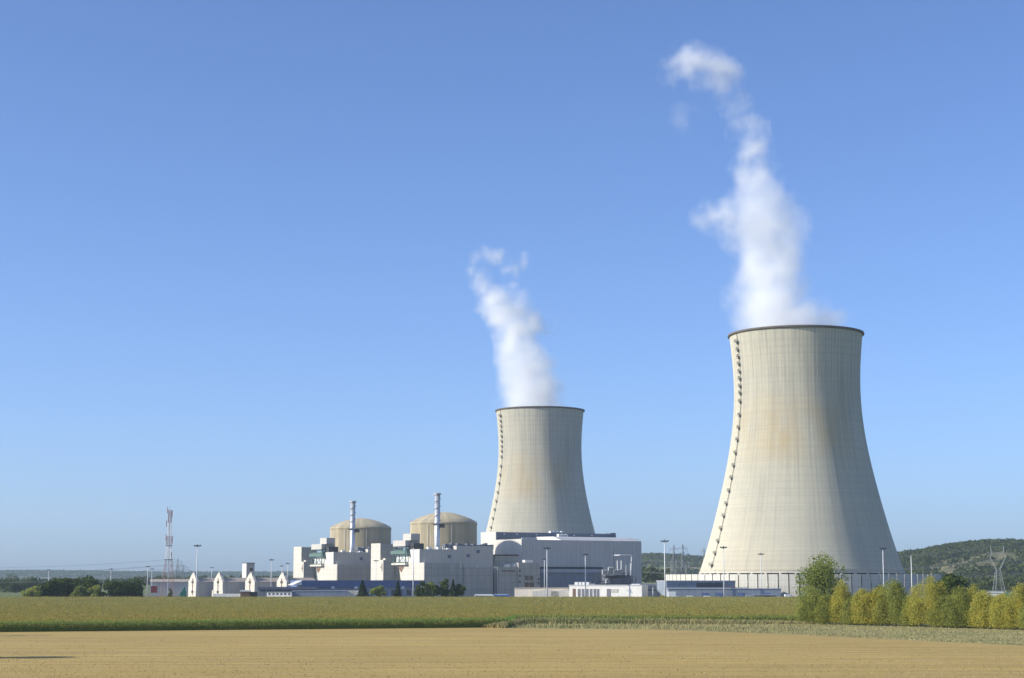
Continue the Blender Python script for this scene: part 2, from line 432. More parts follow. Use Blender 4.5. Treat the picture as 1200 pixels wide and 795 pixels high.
# front rows: leafy plants
FR = []
for row in range(9):
    step = .28 + row * .05
    x = -200.0
    while x < CFb[0] + 1:
        FR.append((x + rng.normal(0, .06), float(front_y(x)) + row * .8 + rng.normal(0, .06), rng.uniform(2.15, 2.75))); x += step
for row in range(5):
    x = CFb[0]
    while x < CFd[0] + 3:
        FR.append((x, float(front_y(x)) + row * .8, rng.uniform(1.9, 2.4))); x += .45
for i in range(160):
    f_c = i / 160
    FR.append((CFb[0] + (CFc[0] - CFb[0]) * f_c + rng.uniform(-.2, 1.6), CFb[1] + (CFc[1] - CFb[1]) * f_c + rng.normal(0, .4), rng.uniform(1.7, 2.4)))
FR = np.array(FR); n = len(FR)
LV = []
for k in range(9):                                   # arching leaves
    zz = FR[:, 2] * rng.uniform(.08, .9, n); a = rng.uniform(0, 2 * PI, n); L = rng.uniform(.35, .75, n)
    base = np.column_stack([FR[:, 0], FR[:, 1], zz]); d = np.column_stack([np.cos(a), np.sin(a), np.zeros(n)])
    side = np.column_stack([-np.sin(a), np.cos(a), np.zeros(n)]) * .06
    tip = base + d * L[:, None] * .7; tip[:, 2] += rng.uniform(.0, .45, n)
    Q = np.stack([base - side * .6, base + side * .6, tip + side * 1.1, tip - side * 1.1], 1)
    LV.append(Q.reshape(-1, 3))
LV = np.vstack(LV)
st = blades(np.column_stack([FR[:, :2], np.zeros(n)]), FR[:, 2], .07, .05)
allv = np.vstack([LV, st])
o = npmesh('front_leaves', to_local(allv, corn_root), quads(len(allv) // 4), leafmat('corn_leaf', (.12, .21, .035), (.27, .39, .10), (.20, .31, .07), .5), corn_root); o['kind'] = 'stuff'
# canopy leaves and tassels over the whole field, thinning out with distance as seen
def field_points(N, bias):
    py = 697 + (731 - 697) * rng.uniform(0, 1, N) ** bias; px = rng.uniform(-90, 1010, N)
    k = (397.5 - py) / F; Y = -(H - 2.2) * (c_ - k * s_) / (k * c_ + s_); X = (px - 600) / F * Y * c_
    ok = (Y < YC1) & (Y > front_y(X) + 1.0) & (X < right_x(Y)) ; ok &= ~((X > CFd[0]) & (Y < CFd[1]))
    return X[ok], Y[ok]
X, Y = field_points(150000, .9)
n = len(X); sz = Y / 2000
P = np.column_stack([X, Y, rng.uniform(1.6, 1.9, n)])
V1 = blades(P, rng.uniform(.15, .42, n), np.clip(sz * .7, .15, .45), 1.4)
o = npmesh('canopy_leaves', to_local(V1, corn_root), quads(n), leafmat('corn_top_leaf', (.21, .195, .028), (.30, .255, .045), (.36, .27, .07), .7), corn_root); o['kind'] = 'stuff'
X, Y = field_points(80000, .9); n = len(X)
P = np.column_stack([X, Y, rng.uniform(2.0, 2.25, n)])
V1 = blades(P, rng.uniform(.12, .34, n), np.clip(Y / 2000 * .45, .10, .28), .6)
o = npmesh('tassels', to_local(V1, corn_root), quads(n), leafmat('corn_tassel', (.37, .265, .08), (.45, .33, .11), (.25, .26, .05), .6), corn_root); o['kind'] = 'stuff'

# ------------------------------------------------------------------ hills and far woods
def smooth01(a): a = np.clip(a, 0, 1); return a * a * (3 - 2 * a)
def ridge_mesh(name, pxs, zs, Yc, Yf, Yb, mat, nx=160, ny=26, seed=1, jit=2.5):
    r = np.random.default_rng(seed)
    px = np.linspace(pxs[0], pxs[-1], nx); zc = np.interp(px, pxs, zs)
    ph = r.uniform(0, 6, 6)
    X = (px - 600) / F * Yc
    Ys = np.concatenate([np.linspace(Yf, Yc, ny), np.linspace(Yc, Yb, 8)[1:]])
    prof = np.concatenate([smooth01(np.linspace(0, 1, ny)) ** .8, smooth01(np.linspace(1, 0, 8))[1:]])
    V = []
    for yy, pf in zip(Ys, prof):
        wob = sum(np.sin(X * (.004 + .003 * q) + yy * .003 * q + ph[q]) for q in range(6)) * jit * .5
        V.append(np.column_stack([X, np.full(nx, yy), np.maximum(zc * pf + wob * pf * (pf < .97), -.5)]))
    V = np.vstack(V); m = len(Ys)
    Fq = [(j * nx + i, j * nx + i + 1, (j + 1) * nx + i + 1, (j + 1) * nx + i) for j in range(m - 1) for i in range(nx - 1)]
    o = npmesh(name, V, Fq, mat, smooth=True); tag(o, kind='structure')
    def h(x, y):
        i = np.interp(x, X, np.arange(nx)); z = np.interp(np.interp(x, X, px), pxs, zs)
        return z * np.interp(y, Ys, prof)
    return h
t = NT('hill_ground'); p = t.pos()
f_ = t.noise(t.mapping(p, (1, .5, 1)), .006, 4)
c = t.mix(t.ramp(f_, .44, .56), (.055, .075, .03), (.15, .14, .07))
c = t.mix(t.ramp(t.noise(p, .05, 4), .4, .6, 0, .5), c, (.04, .055, .022))
M['hill'] = t.surf(c, .95)
t = NT('far_hill_ground'); p = t.pos()
c = t.mix(t.ramp(t.noise(p, .0035, 4), .45, .6), (.035, .05, .025), (.13, .13, .07))
c = t.mix(t.ramp(t.noise(p, .03, 4), .4, .6, 0, .6), c, (.03, .045, .02))
M['far_hill'] = t.surf(c, .95)
t = NT('ridge_fields'); p = t.pos()
c = t.mix(t.ramp(t.noise(t.mapping(p, (.4, 1, 1)), .01, 3), .42, .5), (.09, .12, .04), (.30, .25, .13))
c = t.mix(t.ramp(t.noise(p, .05, 4), .5, .7, 0, .6), c, (.05, .07, .03))
M['ridge_fields'] = t.surf(c, .95)
t = NT('clearing'); p = t.pos()
c = t.mix(t.ramp(t.noise(p, .03, 4), .4, .6), (.11, .12, .045), (.22, .18, .09))
M['clearing'] = t.surf(c, .95)

YA, YB, YL = 4600, 3000, 8800
hA = ridge_mesh('hills', [330, 480, 620, 740, 765, 800, 822, 860, 960, 1150, 1400],
                [2, 25, 58, Zat(651, YA) - 8, Zat(650, YA) - 8, Zat(652, YA) - 8, Zat(654, YA) - 8, 66, 60, 30, 5], YA, 3500, 5800, M['ridge_fields'], seed=3)
hB = ridge_mesh('hills', [990, 1030, 1058, 1085, 1105, 1125, 1150, 1180, 1205, 1300, 1500, 1800],
                [15, Zat(652, YB) - 9, Zat(646, YB) - 9, Zat(644, YB) - 9, Zat(639, YB) - 9, Zat(635.5, YB) - 9, Zat(633.5, YB) - 9, Zat(634, YB) - 9, Zat(636, YB) - 9, 88, 70, 5], YB, 1950, 4200, M['hill'], seed=5)
hL = ridge_mesh('hills', [-1500, -400, -100, 0, 40, 120, 200, 300, 500, 900, 1500, 2200],
                [30, 46, 48, Zat(671.5, YL), Zat(671, YL), Zat(671.7, YL), Zat(673, YL), Zat(673, YL), 44, 60, 70, 40], YL, 6800, 10800, M['far_hill'], seed=8, nx=300)

def drape(name, pts, wd, hf, mat, lift=.6):
    V = []
    for i, (x, y) in enumerate(pts):
        for d in (-wd / 2, wd / 2): V.append((x, y + d, float(hf(np.array([x]), np.array([y + d]))[0]) + lift))
    o = npmesh(name, V, [(2 * i, 2 * i + 1, 2 * i + 3, 2 * i + 2) for i in range(len(pts) - 1)], mat)
    return tag(o, kind='structure')
drape('clearing', [(x, 2560) for x in np.linspace(.268 * 2560 - 75, .268 * 2560 + 75, 12)], 260, hB, M['clearing'], 1.2)
t = NT('pale_track'); drape('farm_track', [(x, 2085) for x in np.linspace(520, 760, 14)], 26, hB, t.surf((.42, .38, .30), .95), 1.0)
def leaf_quads(C, size, r, up=0.0, elong=1.0):
    """one randomly turned quad per centre; up pulls its long side towards vertical"""
    n = len(C); a = r.normal(size=(n, 3)); a[:, 2] += up * 3; a /= np.linalg.norm(a, axis=1)[:, None]
    b = np.cross(a, r.normal(size=(n, 3))); b /= np.linalg.norm(b, axis=1)[:, None] + 1e-9
    s = (size * r.uniform(.6, 1.25, n))[:, None]
    a = a * s * elong * .5; b = b * s * .5
    return np.stack([C - a - b * .6, C - a * .2 + b, C + a + b * .5, C + a * .2 - b], 1).reshape(-1, 3)
def wood(name, label, X, Y, hfun, rad, hgt, per, leaf, mat, r):
    C = []
    n = len(X); Z = hfun(X, Y)
    for k in range(per):
        d = r.normal(size=(n, 3)); d /= np.linalg.norm(d, axis=1)[:, None]; d[:, 2] = np.abs(d[:, 2]) * 1.2 - .35
        q = r.uniform(.75, 1.05, n)[:, None] * d
        C.append(np.column_stack([X + q[:, 0] * rad, Y + q[:, 1] * rad, Z + hgt * .55 + q[:, 2] * hgt * .45]))
    C = np.vstack(C)
    V = leaf_quads(C, leaf, r)
    o = npmesh(name, V, quads(len(C)), mat)
    return tag(o, label, 'wood', kind='stuff')
M['wood_far'] = foliage('far_wood_leaf', (.025, .042, .012), (.055, .08, .02), (.09, .11, .03), .1)
M['wood_mid'] = foliage('hill_wood_leaf', (.032, .050, .012), (.052, .074, .018), (.078, .092, .025), .1)
r2 = np.random.default_rng(21)
# hill B: dense on the crest, patches lower down
n = 5200; X = r2.uniform(600, 1250, n) * 1.0; Y = r2.uniform(2050, 3150, n)
X = r2.uniform(.20, .36, n) * Y
hb = hB(X, Y) / 95
pat = np.sin(X * .011 + 1.2) + np.sin(Y * .009 + X * .005) + np.sin((X + Y) * .021)
clr = (((X - .268 * Y) / 70) ** 2 + ((Y - 2560) / 150) ** 2 < 1) & (np.sin(X * .13) * np.sin(Y * .08) < .55)
trk = np.abs(Y - 2085) < 30
keep = ((Y > 2700) | (pat > -.2) | (Y < 2150)) & ~clr & ~trk
X, Y = X[keep], Y[keep]; n = len(X)
wood('hillside_wood', 'dark green wood covering the hill right of the near cooling tower', X, Y, hB, r2.uniform(4.5, 7.5, n), r2.uniform(8, 13, n), 26, 2.9, M['wood_mid'], r2)
n = 2600; X = r2.uniform(.05, .16, n) ; Y = r2.uniform(3600, 4750, n); X = X * Y
keep = (Y > 4050) | (np.sin(X * .02) + np.sin(Y * .012) > .9)
X, Y = X[keep], Y[keep]; n = len(X)
wood('ridge_wood', 'hazy wood on the ridge seen between the turbine hall and near cooling tower', X, Y, hA, r2.uniform(6, 9, n), r2.uniform(9, 14, n), 18, 4.4, M['wood_far'], r2)
n = 3800; Y = r2.uniform(7700, 8900, n); X = r2.uniform(-.34, -.08, n) * Y
wood('far_ridge_wood', 'faint blue wooded ridge on the horizon at the far left', X, Y, hL, r2.uniform(12, 20, n), r2.uniform(8, 14, n), 8, 9, M['wood_far'], r2)
zero = lambda x, y: np.zeros(len(x))
n = 330; px = r2.uniform(165, 372, n); Y = r2.uniform(2450, 2900, n); X = (px - 600) / F * Y
wood('tree_belt', 'low dark belt of trees on the plain behind the long storage halls', X, Y, zero, r2.uniform(6, 9, n), r2.uniform(13, 20, n), 34, 3.4, M['wood_mid'], r2)
n = 200; px = r2.uniform(-60, 178, n); Y = r2.uniform(2500, 3300, n); X = (px - 600) / F * Y
wood('plain_wood', 'hazy belt of trees on the plain at the far left', X, Y, zero, r2.uniform(7, 10, n), r2.uniform(10, 17, n), 34, 3.8, M['wood_mid'], r2)
n = 260; px = r2.uniform(752, 840, n); Y = r2.uniform(1950, 2500, n); X = (px - 600) / F * Y
wood('valley_wood', 'dark green wood beside the turbine hall under the hazy ridge', X, Y, zero, r2.uniform(5, 8, n), np.interp(px, [752, 782, 800, 840], [29, 27, 14, 13]) + r2.uniform(-5, 2, n), 60, 2.6, M['wood_mid'], r2)
n = 420; Y = r2.uniform(1500, 2100, n); X = r2.uniform(.225, .36, n) * Y
wood('foothill_wood', 'scrubby wood at the foot of the hill behind the bushes', X, Y, zero, r2.uniform(4, 7, n), r2.uniform(8, 15, n), 60, 2.2, M['wood_mid'], r2)

# ------------------------------------------------------------------ cooling towers
T1 = (Xat(939, 1143, H), 1143.0)
T2 = (Xat(633.2, 1703, H), 1703.0)
prof_px = [(670.5, 240), (655, 229.5), (640, 219.5), (620, 207), (600, 196), (580, 186), (560, 176.5), (540, 167.5), (520, 159.5), (500, 153.8), (485, 151), (470, 149), (450, 148.6), (430, 150), (410, 152.8), (393, 156.3)]
zs = np.array([Zat(py, T1[1]) for py, w_ in prof_px])
rs = np.array([w_ / 2 / F * (T1[1] * c_ + (Zat(py, T1[1]) - H) * s_) * math.cos(math.atan(T1[0] / T1[1])) * .999 for py, w_ in prof_px])
cf = np.polyfit(zs, rs, 5)
ZB, ZT = zs[0], zs[-1]
def rad(z): return float(np.polyval(cf, z))
tw = thing('cooling_tower', 'huge near cooling tower on the right, ladder up its left side and ochre stains', 'cooling tower', (T1[0], T1[1], 0), 0, 'cooling towers')
nz = 96
V = []; angs = []
for k in range(NR):
    a0 = 2 * PI * k / NR; w_ = 2 * PI / NR
    angs += [(a0, 0), (a0 + w_ * .5, 0)]
na = len(angs)
for j in range(nz + 1):
    z = ZB + (ZT - ZB) * j / nz; r = rad(z)
    for a, e in angs: V.append(((r + e) * math.cos(a), (r + e) * math.sin(a), z))
Fq = [(j * na + i, j * na + (i + 1) % na, (j + 1) * na + (i + 1) % na, (j + 1) * na + i) for j in range(nz) for i in range(na)]
b = len(V); ni = 24
for j in range(ni + 1):
    z = ZB + (ZT - ZB) * j / ni; r = rad(z) - .7
    for a, e in angs: V.append((r * math.cos(a), r * math.sin(a), z))
Fq += [(b + j * na + (i + 1) % na, b + j * na + i, b + (j + 1) * na + i, b + (j + 1) * na + (i + 1) % na) for j in range(ni) for i in range(na)]
Fq += [((i + 1) % na, i, b + i, b + (i + 1) % na) for i in range(na)]
Fq += [(nz * na + i, nz * na + (i + 1) % na, b + ni * na + (i + 1) % na, b + ni * na + i) for i in range(na)]
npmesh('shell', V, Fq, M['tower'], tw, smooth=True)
rt = rad(ZT)
mb = MB(); n = 180; pr = [(rt + .12, ZT - 1.2), (rt + 1.2, ZT - .75), (rt + 1.2, ZT + .35), (rt - 1.2, ZT + .35), (rt - 1.2, ZT - .2), (rt + .12, ZT - 1.2)]
mb.lathe(pr, n, caps=False).build('rim', M['rim'], tw)
mb = MB(); mb.lathe([(rad(ZB) + .3, ZB - .9), (rad(ZB) + .3, ZB + .1), (rad(ZB) - 1.0, ZB + .1), (rad(ZB) - 1.0, ZB - .9), (rad(ZB) + .3, ZB - .9)], 160, caps=False).build('ring_beam', M['cream'], tw)
rb = rad(ZB)
vcol = MB(); da = 2 * PI / 44
rf = rb + 5
vcol.tube((rf, 0, 0), ((rb - .3) * math.cos(da * .5), (rb - .3) * math.sin(da * .5), ZB - .8), .75, .75, 6)
vcol.tube((rf, 0, 0), ((rb - .3) * math.cos(da * .5), -(rb - .3) * math.sin(da * .5), ZB - .8), .75, .75, 6)
c0 = vcol.build('support_column', M['cream'], tw)
for k in range(1, 44):
    o = c0.copy(); COL.objects.link(o); o.parent = tw; o.rotation_euler = (0, 0, da * k)
mb = MB(); mb.lathe([(rb + 7, 0), (rb + 7, 1.8), (rb + 6, 1.8), (rb + 6, 0)], 96, caps=False).build('basin_kerb', M['warm_grey'], tw)
mb = MB(); mb.lathe([(rb - 5, 1), (rb - 7, ZB - 1)], 96, caps=False).build('fill_pack', M['dark'], tw)
# ladder and its landings
view = math.atan2(-T1[1], -T1[0]); la = view - math.asin(.865)
def on(a, z, e=0): r = rad(z) + e; return Vector((r * math.cos(a), r * math.sin(a), z))
mb = MB(); zz = np.linspace(ZB + 2, ZT - 1, 60)
for i in range(59):
    for d in (-.35, .35):
        a = la + d / 55
        mb.tube(on(a, zz[i], .5), on(a, zz[i + 1], .5), .09, n=4)
mb.build('ladder', M['dark'], tw)
scr = [70, 92, 113, 134, 156, 177, 199, 219, 244, 284, 321, 357, 396, 433, 469, 507, 545, 581, 618, 655, 690, 725]
for i, q in enumerate(scr):
    py = 370 + q / 2.484; z = Zat(py, T1[1] - 25)
    z = max(ZB + 3, min(ZT - 2.5, z))
    mb = MB(); sc = 1.0 if i in (0, 21) else .52
    mb.box(-1.1 * sc, -1.2 * sc, -.25, 1.1 * sc, 1.2 * sc, 0)
    for sx in (-1, 1):
        for sy in (-1, 1): mb.box(sx * 1.0 * sc - .08, sy * 1.1 * sc - .08, 0, sx * 1.0 * sc + .08, sy * 1.1 * sc + .08, 1.15)
    mb.box(.95 * sc, -1.2 * sc, .45, 1.1 * sc, 1.2 * sc, .6); mb.box(.95 * sc, -1.2 * sc, 1.05, 1.1 * sc, 1.2 * sc, 1.2)
    for sy in (-1, 1):
        mb.box(-1.1 * sc, sy * 1.14 * sc - .07, 1.05, 1.1 * sc, sy * 1.14 * sc + .07, 1.2)
        mb.tube((-.9, sy * .9, -1.7), (.9, sy * .9, -.2), .1, n=4)
    mb.box(-.9, -.5, -1.9, -.4, .5, -.2)
    o = mb.build('ladder_landing', M['dark'], tw); q = on(la, z, 1.5); o.location = q; o.rotation_euler = (0, 0, la)
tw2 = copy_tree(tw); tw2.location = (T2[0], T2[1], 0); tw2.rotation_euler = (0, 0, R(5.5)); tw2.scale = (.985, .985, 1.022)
tw2['label'] = 'far cooling tower rising behind the pale grey turbine hall'

# screen wall round the near tower
RS = 90.0; ZS = 15.6
sw = thing('screen_wall', 'curved wall of tall pale panels round the foot of the near cooling tower', 'wall', (T1[0], T1[1], 0))
NP = 88; half = PI / NP
mb = MB(); w_ = RS * math.tan(half) - .33
mb.box(-.18, -w_, .2, .18, w_, ZS)
mb.box(.18, -w_, ZS * .5 - .15, .24, w_, ZS * .5 + .15)
p0 = None
for k in range(NP):
    a = 2 * PI * k / NP
    d = (a - view + PI) % (2 * PI) - PI
    if abs(d) > R(112): continue
    if p0 is None:
        p0 = mb.build('panel', M['screen'], sw); o = p0
    else:
        o = p0.copy(); COL.objects.link(o); o.parent = sw
    o.location = (RS * math.cos(a), RS * math.sin(a), 0); o.rotation_euler = (0, 0, a)
mb = MB()
for k in range(NP + 1):
    a = 2 * PI * (k + .5) / NP; d = (a - view + PI) % (2 * PI) - PI
    if abs(d) > R(113): continue
    mb.tube(((RS - .5) * math.cos(a), (RS - .5) * math.sin(a), 0), ((RS - .5) * math.cos(a), (RS - .5) * math.sin(a), ZS - .4), .3, n=4)
    for zz_ in (3, 8, 13):
        b_ = 2 * PI * (k + 1.5) / NP
        mb.tube(((RS - .75) * math.cos(a), (RS - .75) * math.sin(a), zz_), ((RS - .75) * math.cos(b_), (RS - .75) * math.sin(b_), zz_), .14, n=4)
mb.build('frame', M['dark'], sw)

# ------------------------------------------------------------------ reactor buildings (plant grid turned by PHI)
PHI = math.atan2(.516, .857)
vx, vy = math.cos(PHI), math.sin(PHI); ux, uy = -vy, vx
def tv(px, C):                  # length along the shaded front from corner C that ends at column px
    k = (px - 600) / F * c_; return (k * C[1] - C[0]) / (vx - k * vy)
def tu(px, C):
    k = (px - 600) / F * c_; return (k * C[1] - C[0]) / (ux - k * uy)
def corner(px, Y): return (Xat(px, Y), Y)
OFF = (-72.0, 123.0)
def two(root, lab2, dx=0, dy=0):
    c = copy_tree(root); c.location.x += OFF[0] + dx; c.location.y += OFF[1] + dy; c['label'] = lab2; return c

D2 = (Xat(519.5, 1266), 1266.0); RD = 24.6
z1 = Zat(612.5, 1258); z2 = Zat(600.3, 1266)
ct = thing('reactor_building', 'nearer domed containment building, the right one of the pair', 'containment building', (D2[0], D2[1], 0), PHI, 'domed containment buildings')
mb = MB(); mb.lathe([(RD, 0), (RD, z1 - 1.6)], 120, caps=False).build('wall', M['contain'], ct, smooth=True)
hcap = z2 - z1; Rs = (RD ** 2 + hcap ** 2) / (2 * hcap)
pr = [(RD + .02, z1 - 1.6), (RD + .2, z1 - 1.55), (RD + .2, z1 - .1), (RD - .05, z1 + .15)]
for i in range(1, 16):
    th = math.asin(RD / Rs) * (1 - i / 16); rr = Rs * math.sin(th)
    flat = (rr / RD)
    pr.append((rr, z1 + hcap * (1 - .88 * flat ** 1.75 - .12 * flat ** 10)))
pr.append((.3, z2))
mb = MB(); mb.lathe(pr, 120, caps=True).build('dome', M['contain'], ct, smooth=True)
mb = MB()
for i in range(60):
    a, b_ = 2 * PI * i / 60, 2 * PI * (i + 1) / 60
    mb.tube(((RD - .4) * math.cos(a), (RD - .4) * math.sin(a), z1), ((RD - .4) * math.cos(a), (RD - .4) * math.sin(a), z1 + 1.5), .07, n=4)
    mb.tube(((RD - .4) * math.cos(a), (RD - .4) * math.sin(a), z1 + 1.45), ((RD - .4) * math.cos(b_), (RD - .4) * math.sin(b_), z1 + 1.45), .07, n=4)
mb.build('roof_railing', M['steel'], ct)
mb = MB()
for a_ in (R(215), R(255), R(290)):
    q = 1 + .012
    mb.tube((RD * q * math.cos(a_), RD * q * math.sin(a_), 20), (RD * q * math.cos(a_), RD * q * math.sin(a_), z1 - 2), .18, n=5)
mb.build('conduit', M['steel'], ct)
ct1 = two(ct, 'farther domed containment building, the left one of the pair')
# ventilation stacks
SP = (Xat(512, 1228), 1228.0); zst = Zat(578, 1228)
sk = thing('vent_stack', 'tall steel vent stack before the nearer containment dome', 'chimney', (SP[0], SP[1], 0), 0, 'vent stacks')
mb = MB(); mb.lathe([(1.95, 0), (1.95, zst - 1.5)], 28, caps=True).build('flue', M['stack'], sk, smooth=True)
mb = MB(); mb.lathe([(1.97, zst - 1.49), (2.7, zst - 1.2), (2.7, zst - .1), (1.7, zst), (1.7, zst - 1)], 28, caps=False).build('crown_platform', M['steel'], sk)
mb = MB(); n = 240
for s0 in (0,):
    for i in range(n - 1):
        z_a = zst - 25 + 23.2 * i / n; z_b = zst - 25 + 23.2 * (i + 1) / n; a = s0 + i * 2 * PI * 4.5 / n; a2 = s0 + (i + 1) * 2 * PI * 4.5 / n
        P4 = [(1.93 * math.cos(a), 1.93 * math.sin(a), z_a), (2.42 * math.cos(a), 2.42 * math.sin(a), z_a), (2.42 * math.cos(a2), 2.42 * math.sin(a2), z_b), (1.93 * math.cos(a2), 1.93 * math.sin(a2), z_b)]
        P4 += [(x, y, z + .38) for x, y, z in P4]
        mb.add(P4, [(0, 1, 2, 3), (7, 6, 5, 4), (1, 5, 6, 2), (0, 4, 5, 1), (2, 6, 7, 3)])
mb.build('strake', M['steel'], sk)
zp = Zat(615, 1228)
mb = MB(); mb.box(-3.2, -2.2, zp, 4.8, 2.6, zp + .4).box(1.6, -1.6, zp - 2.2, 5.4, 2.2, zp - .02); mb.box(-3.2, -2.2, zp + .9, -3.05, 2.6, zp + 1.1); mb.box(-3.2, -2.2, zp + .4, -3.0, -2.0, zp + 1.2)
mb.build('service_platform', M['dark'], sk)
mb = MB()
for i in range(34): mb.box(-.3, -2.25, 6 + 2 * i, .3, -1.95, 6.2 + 2 * i)
mb.build('ladder', M['steel'], sk)
sk1 = two(sk, 'tall steel vent stack before the farther containment dome', 0, 0)

# auxiliary building with its stair tower, gantry and fuel block
Ca = corner(497, 1178)
aux = thing('auxiliary_building', 'stepped concrete block in front of the nearer containment dome', 'building', (Ca[0], Ca[1], 0), PHI, 'auxiliary buildings')
def cf_(y): return (Ca[0] + ux * y, Ca[1] + uy * y)
zl = Zat(659.5, 1180); z34 = Zat(644, 1195); z36 = Zat(640.3, 1215); zlo = Zat(665, 1195)
sb = tu(467, Ca); ub = tu(491.5, Ca); ue = tu(479, Ca)
w1 = tv(543, Ca); w2 = tv(577, Ca)
MB().prism([(0, 0), (0, zl), (sb + 1.5, zl), (sb + 1.5, zl - 1.6), (sb - .5, zl - 2.0), (sb - 6.5, 0)], 0, 16, 'x').build('fuel_store', M['cream'], aux)
MB().box(.05, -.32, 0, w1, -.01, zl - .3).box(16.02, 0, 0, w1, ub - .05, zl - .4).build('front_block', M['warm_grey'], aux)
MB().box(w1 + .01, -1.5, 0, w2 - .5, ub - .06, zlo).build('lower_block', M['warm_grey'], aux)
MB().box(w1 + .5, -1.2, zlo + .01, w2 - 1, -.9, zlo + .9).build('parapet', M['cool_grey'], aux)
wA = tv(535, cf_(ub)); wB = tv(578, cf_(ub))
MB().box(.3, ub, zl + .01, wA, ue + 3, z34).box(16.05, ub, 0, wA, ue + 3, zl).build('upper_block', M['cool_grey'], aux)
MB().box(-.05, ub + .05, zl + .02, .29, ue, z34 - .3).build('end_wall', M['hall_end'], aux)
MB().box(wA + .01, ub + .15, 0, wB, ue + 5, z36).build('right_block', M['cool_grey'], aux)
mb = MB()
for r_ in range(2):
    for k in range(7): mb.box(-.13, 2.5 + k * 2.0, zl * .34 + r_ * 2.6, -.01, 3.2 + k * 2.0, zl * .34 + 1 + r_ * 2.6)
mb.build('vent_row', M['brown'], aux)
mb = MB()
for (a, b_, w2_, h) in ((16, 3, 3, 1.6), (24, 4, 2.4, 1.1), (10, 6, 3, 1.6)): mb.box(a, ub + b_, z34, a + w2_, ub + b_ + 3, z34 + h)
mb.build('roof_unit', M['pale_steel'], aux)
MB().box(1, ue - 5, z34 + .01, 9, ue + 2.5, z34 + 4.2).build('louvre_house', M['dark'], aux)
mb = MB()
for k in range(16): mb.box(wA - 6 + k * 2.5, ub + 6, z36 - 2, wA - 6 + k * 2.5 + 1.9, ub + 9, z36 + random.uniform(.8, 2.6))
mb.build('duct_row', M['roof_dark'], aux)
MB().tube((-1.5, -2.5, 0), (-1.5, -2.5, zl + 2), .12, n=6).build('drain_pipe', M['pale_steel'], aux)
mb = MB()
for a in (20, 27.5, 41, 55, 63): mb.tube((a, -1.75, 0), (a, -1.75, zlo + 1.2 if a > w1 else zl - 1), .22, n=6)
mb.build('down_pipe', M['steel'], aux)
mb = MB()
for k in range(30):
    x_ = .4 + k * (w1 - .6) / 29; mb.box(x_, -.2, zl, x_ + .1, -.1, zl + 1.1)
mb.box(.3, -.22, zl + 1.1, w1, -.08, zl + 1.25).box(.3, -.22, zl + .55, w1, -.08, zl + .65)
mb.build('roof_railing', M['steel'], aux)
for a, z_ in ((7, .5), (33, .5)): MB().box(a, -.45, z_, a + 3.6, -.33, z_ + 4.4).build('door', M['slate_clad'], aux)
for a, z_ in ((wA + 8, z36 - 8), (wA + 16, z36 - 5), (22, z34 - 6)):
    y_ = ub + .02 if a > wA else ub - .12
    MB().box(a, y_, z_, a + 2.6, y_ + .12, z_ + 2.2).build('louvre', M['roof_dark'], aux)
aux1 = two(aux, 'stepped concrete block in front of the farther containment dome')

Ct = corner(446, 1230)
stt = thing('stair_tower', 'narrow stair tower standing between the two domes', 'building', (Ct[0], Ct[1], 0), PHI, 'stair towers')
zt = Zat(637.5, 1230); dl = tu(435, Ct); wr = tv(464, Ct)
mb = MB(); mb.box(0, 0, 0, wr, dl, zt).build('wall', M['warm_grey'], stt)
mb = MB(); mb.box(-.4, .03, 0, -.01, dl - .02, zt + .4).build('end_wall', M['cream'], stt)
mb = MB(); zl2 = Zat(656.5, 1230); mb.box(-1.0, -6, 0, 7.5, -.01, zl2).box(1.5, -4, zl2, 6.4, -.02, zl2 + 1.2).build('stair_shaft', M['cream'], stt)
mb = MB(); mb.box(-1.12, -4.5, zl2 - 8, -1.0, -3.4, zl2 - 2.5).box(-1.12, -3.2, zl2 - 5.4, -1.0, -1.5, zl2 - 4.6).build('door_slot', M['brown'], stt)
mb = MB()
for k in range(3): mb.box(wr - 5.2, -.12, 8 + k * 7, wr - 3.8, -.005, 10.5 + k * 7)
mb.build('window', M['glass'], stt)
two(stt, 'narrow stair tower left of the farther dome', .5, 0)

# transfer gantry: green frame standing on the fuel store, a dark hopper mouth below it
gy0, gy1 = tu(477.5, Ca), tu(463, Ca)
gn = thing('handling_gantry', 'green steel handling gantry on the block before the nearer dome', 'gantry', (Ca[0], Ca[1], 0), PHI, 'handling gantries')
g0, g1 = zl + .02, Zat(640.5, 1210); a0, wx = 8.0, 1.6
mb = MB()
ys_ = (gy0, (gy0 + gy1) / 2, gy1)
for x_ in (-wx, a0):
    for y_ in ys_: mb.tube((x_, y_, g0), (x_, y_, g1), .36, n=4)
for z_ in (g0 + .3, g0 + 6.2, g1 - 2.8, g1 - .4):
    for x_ in (-wx, a0): mb.tube((x_, gy0, z_), (x_, gy1, z_), .3, n=4)
    for y_ in ys_: mb.tube((-wx, y_, z_), (a0, y_, z_), .26, n=4)
for x_ in (-wx, a0):
    for y_a, y_b in zip(ys_[:-1], ys_[1:]):
        mb.tube((x_, y_a, g0), (x_, y_b, g1 - 3), .22, n=4); mb.tube((x_, y_b, g0), (x_, y_a, g1 - 3), .22, n=4)
mb.build('steel_frame', M['green_steel'], gn)
MB().box(-wx - 1.4, gy0 - 2.5, g1 - 5.6, a0 + 1, gy1 + 1.5, g1 - 3.1).prism([(gy0 - 4.5, g1 - 6.8), (gy0 - 2.52, g1 - 6.8), (gy0 - 2.52, g1 - 1.5)], -wx - 1, a0 - 2, 'x').build('travelling_crane', M['green_steel'], gn)
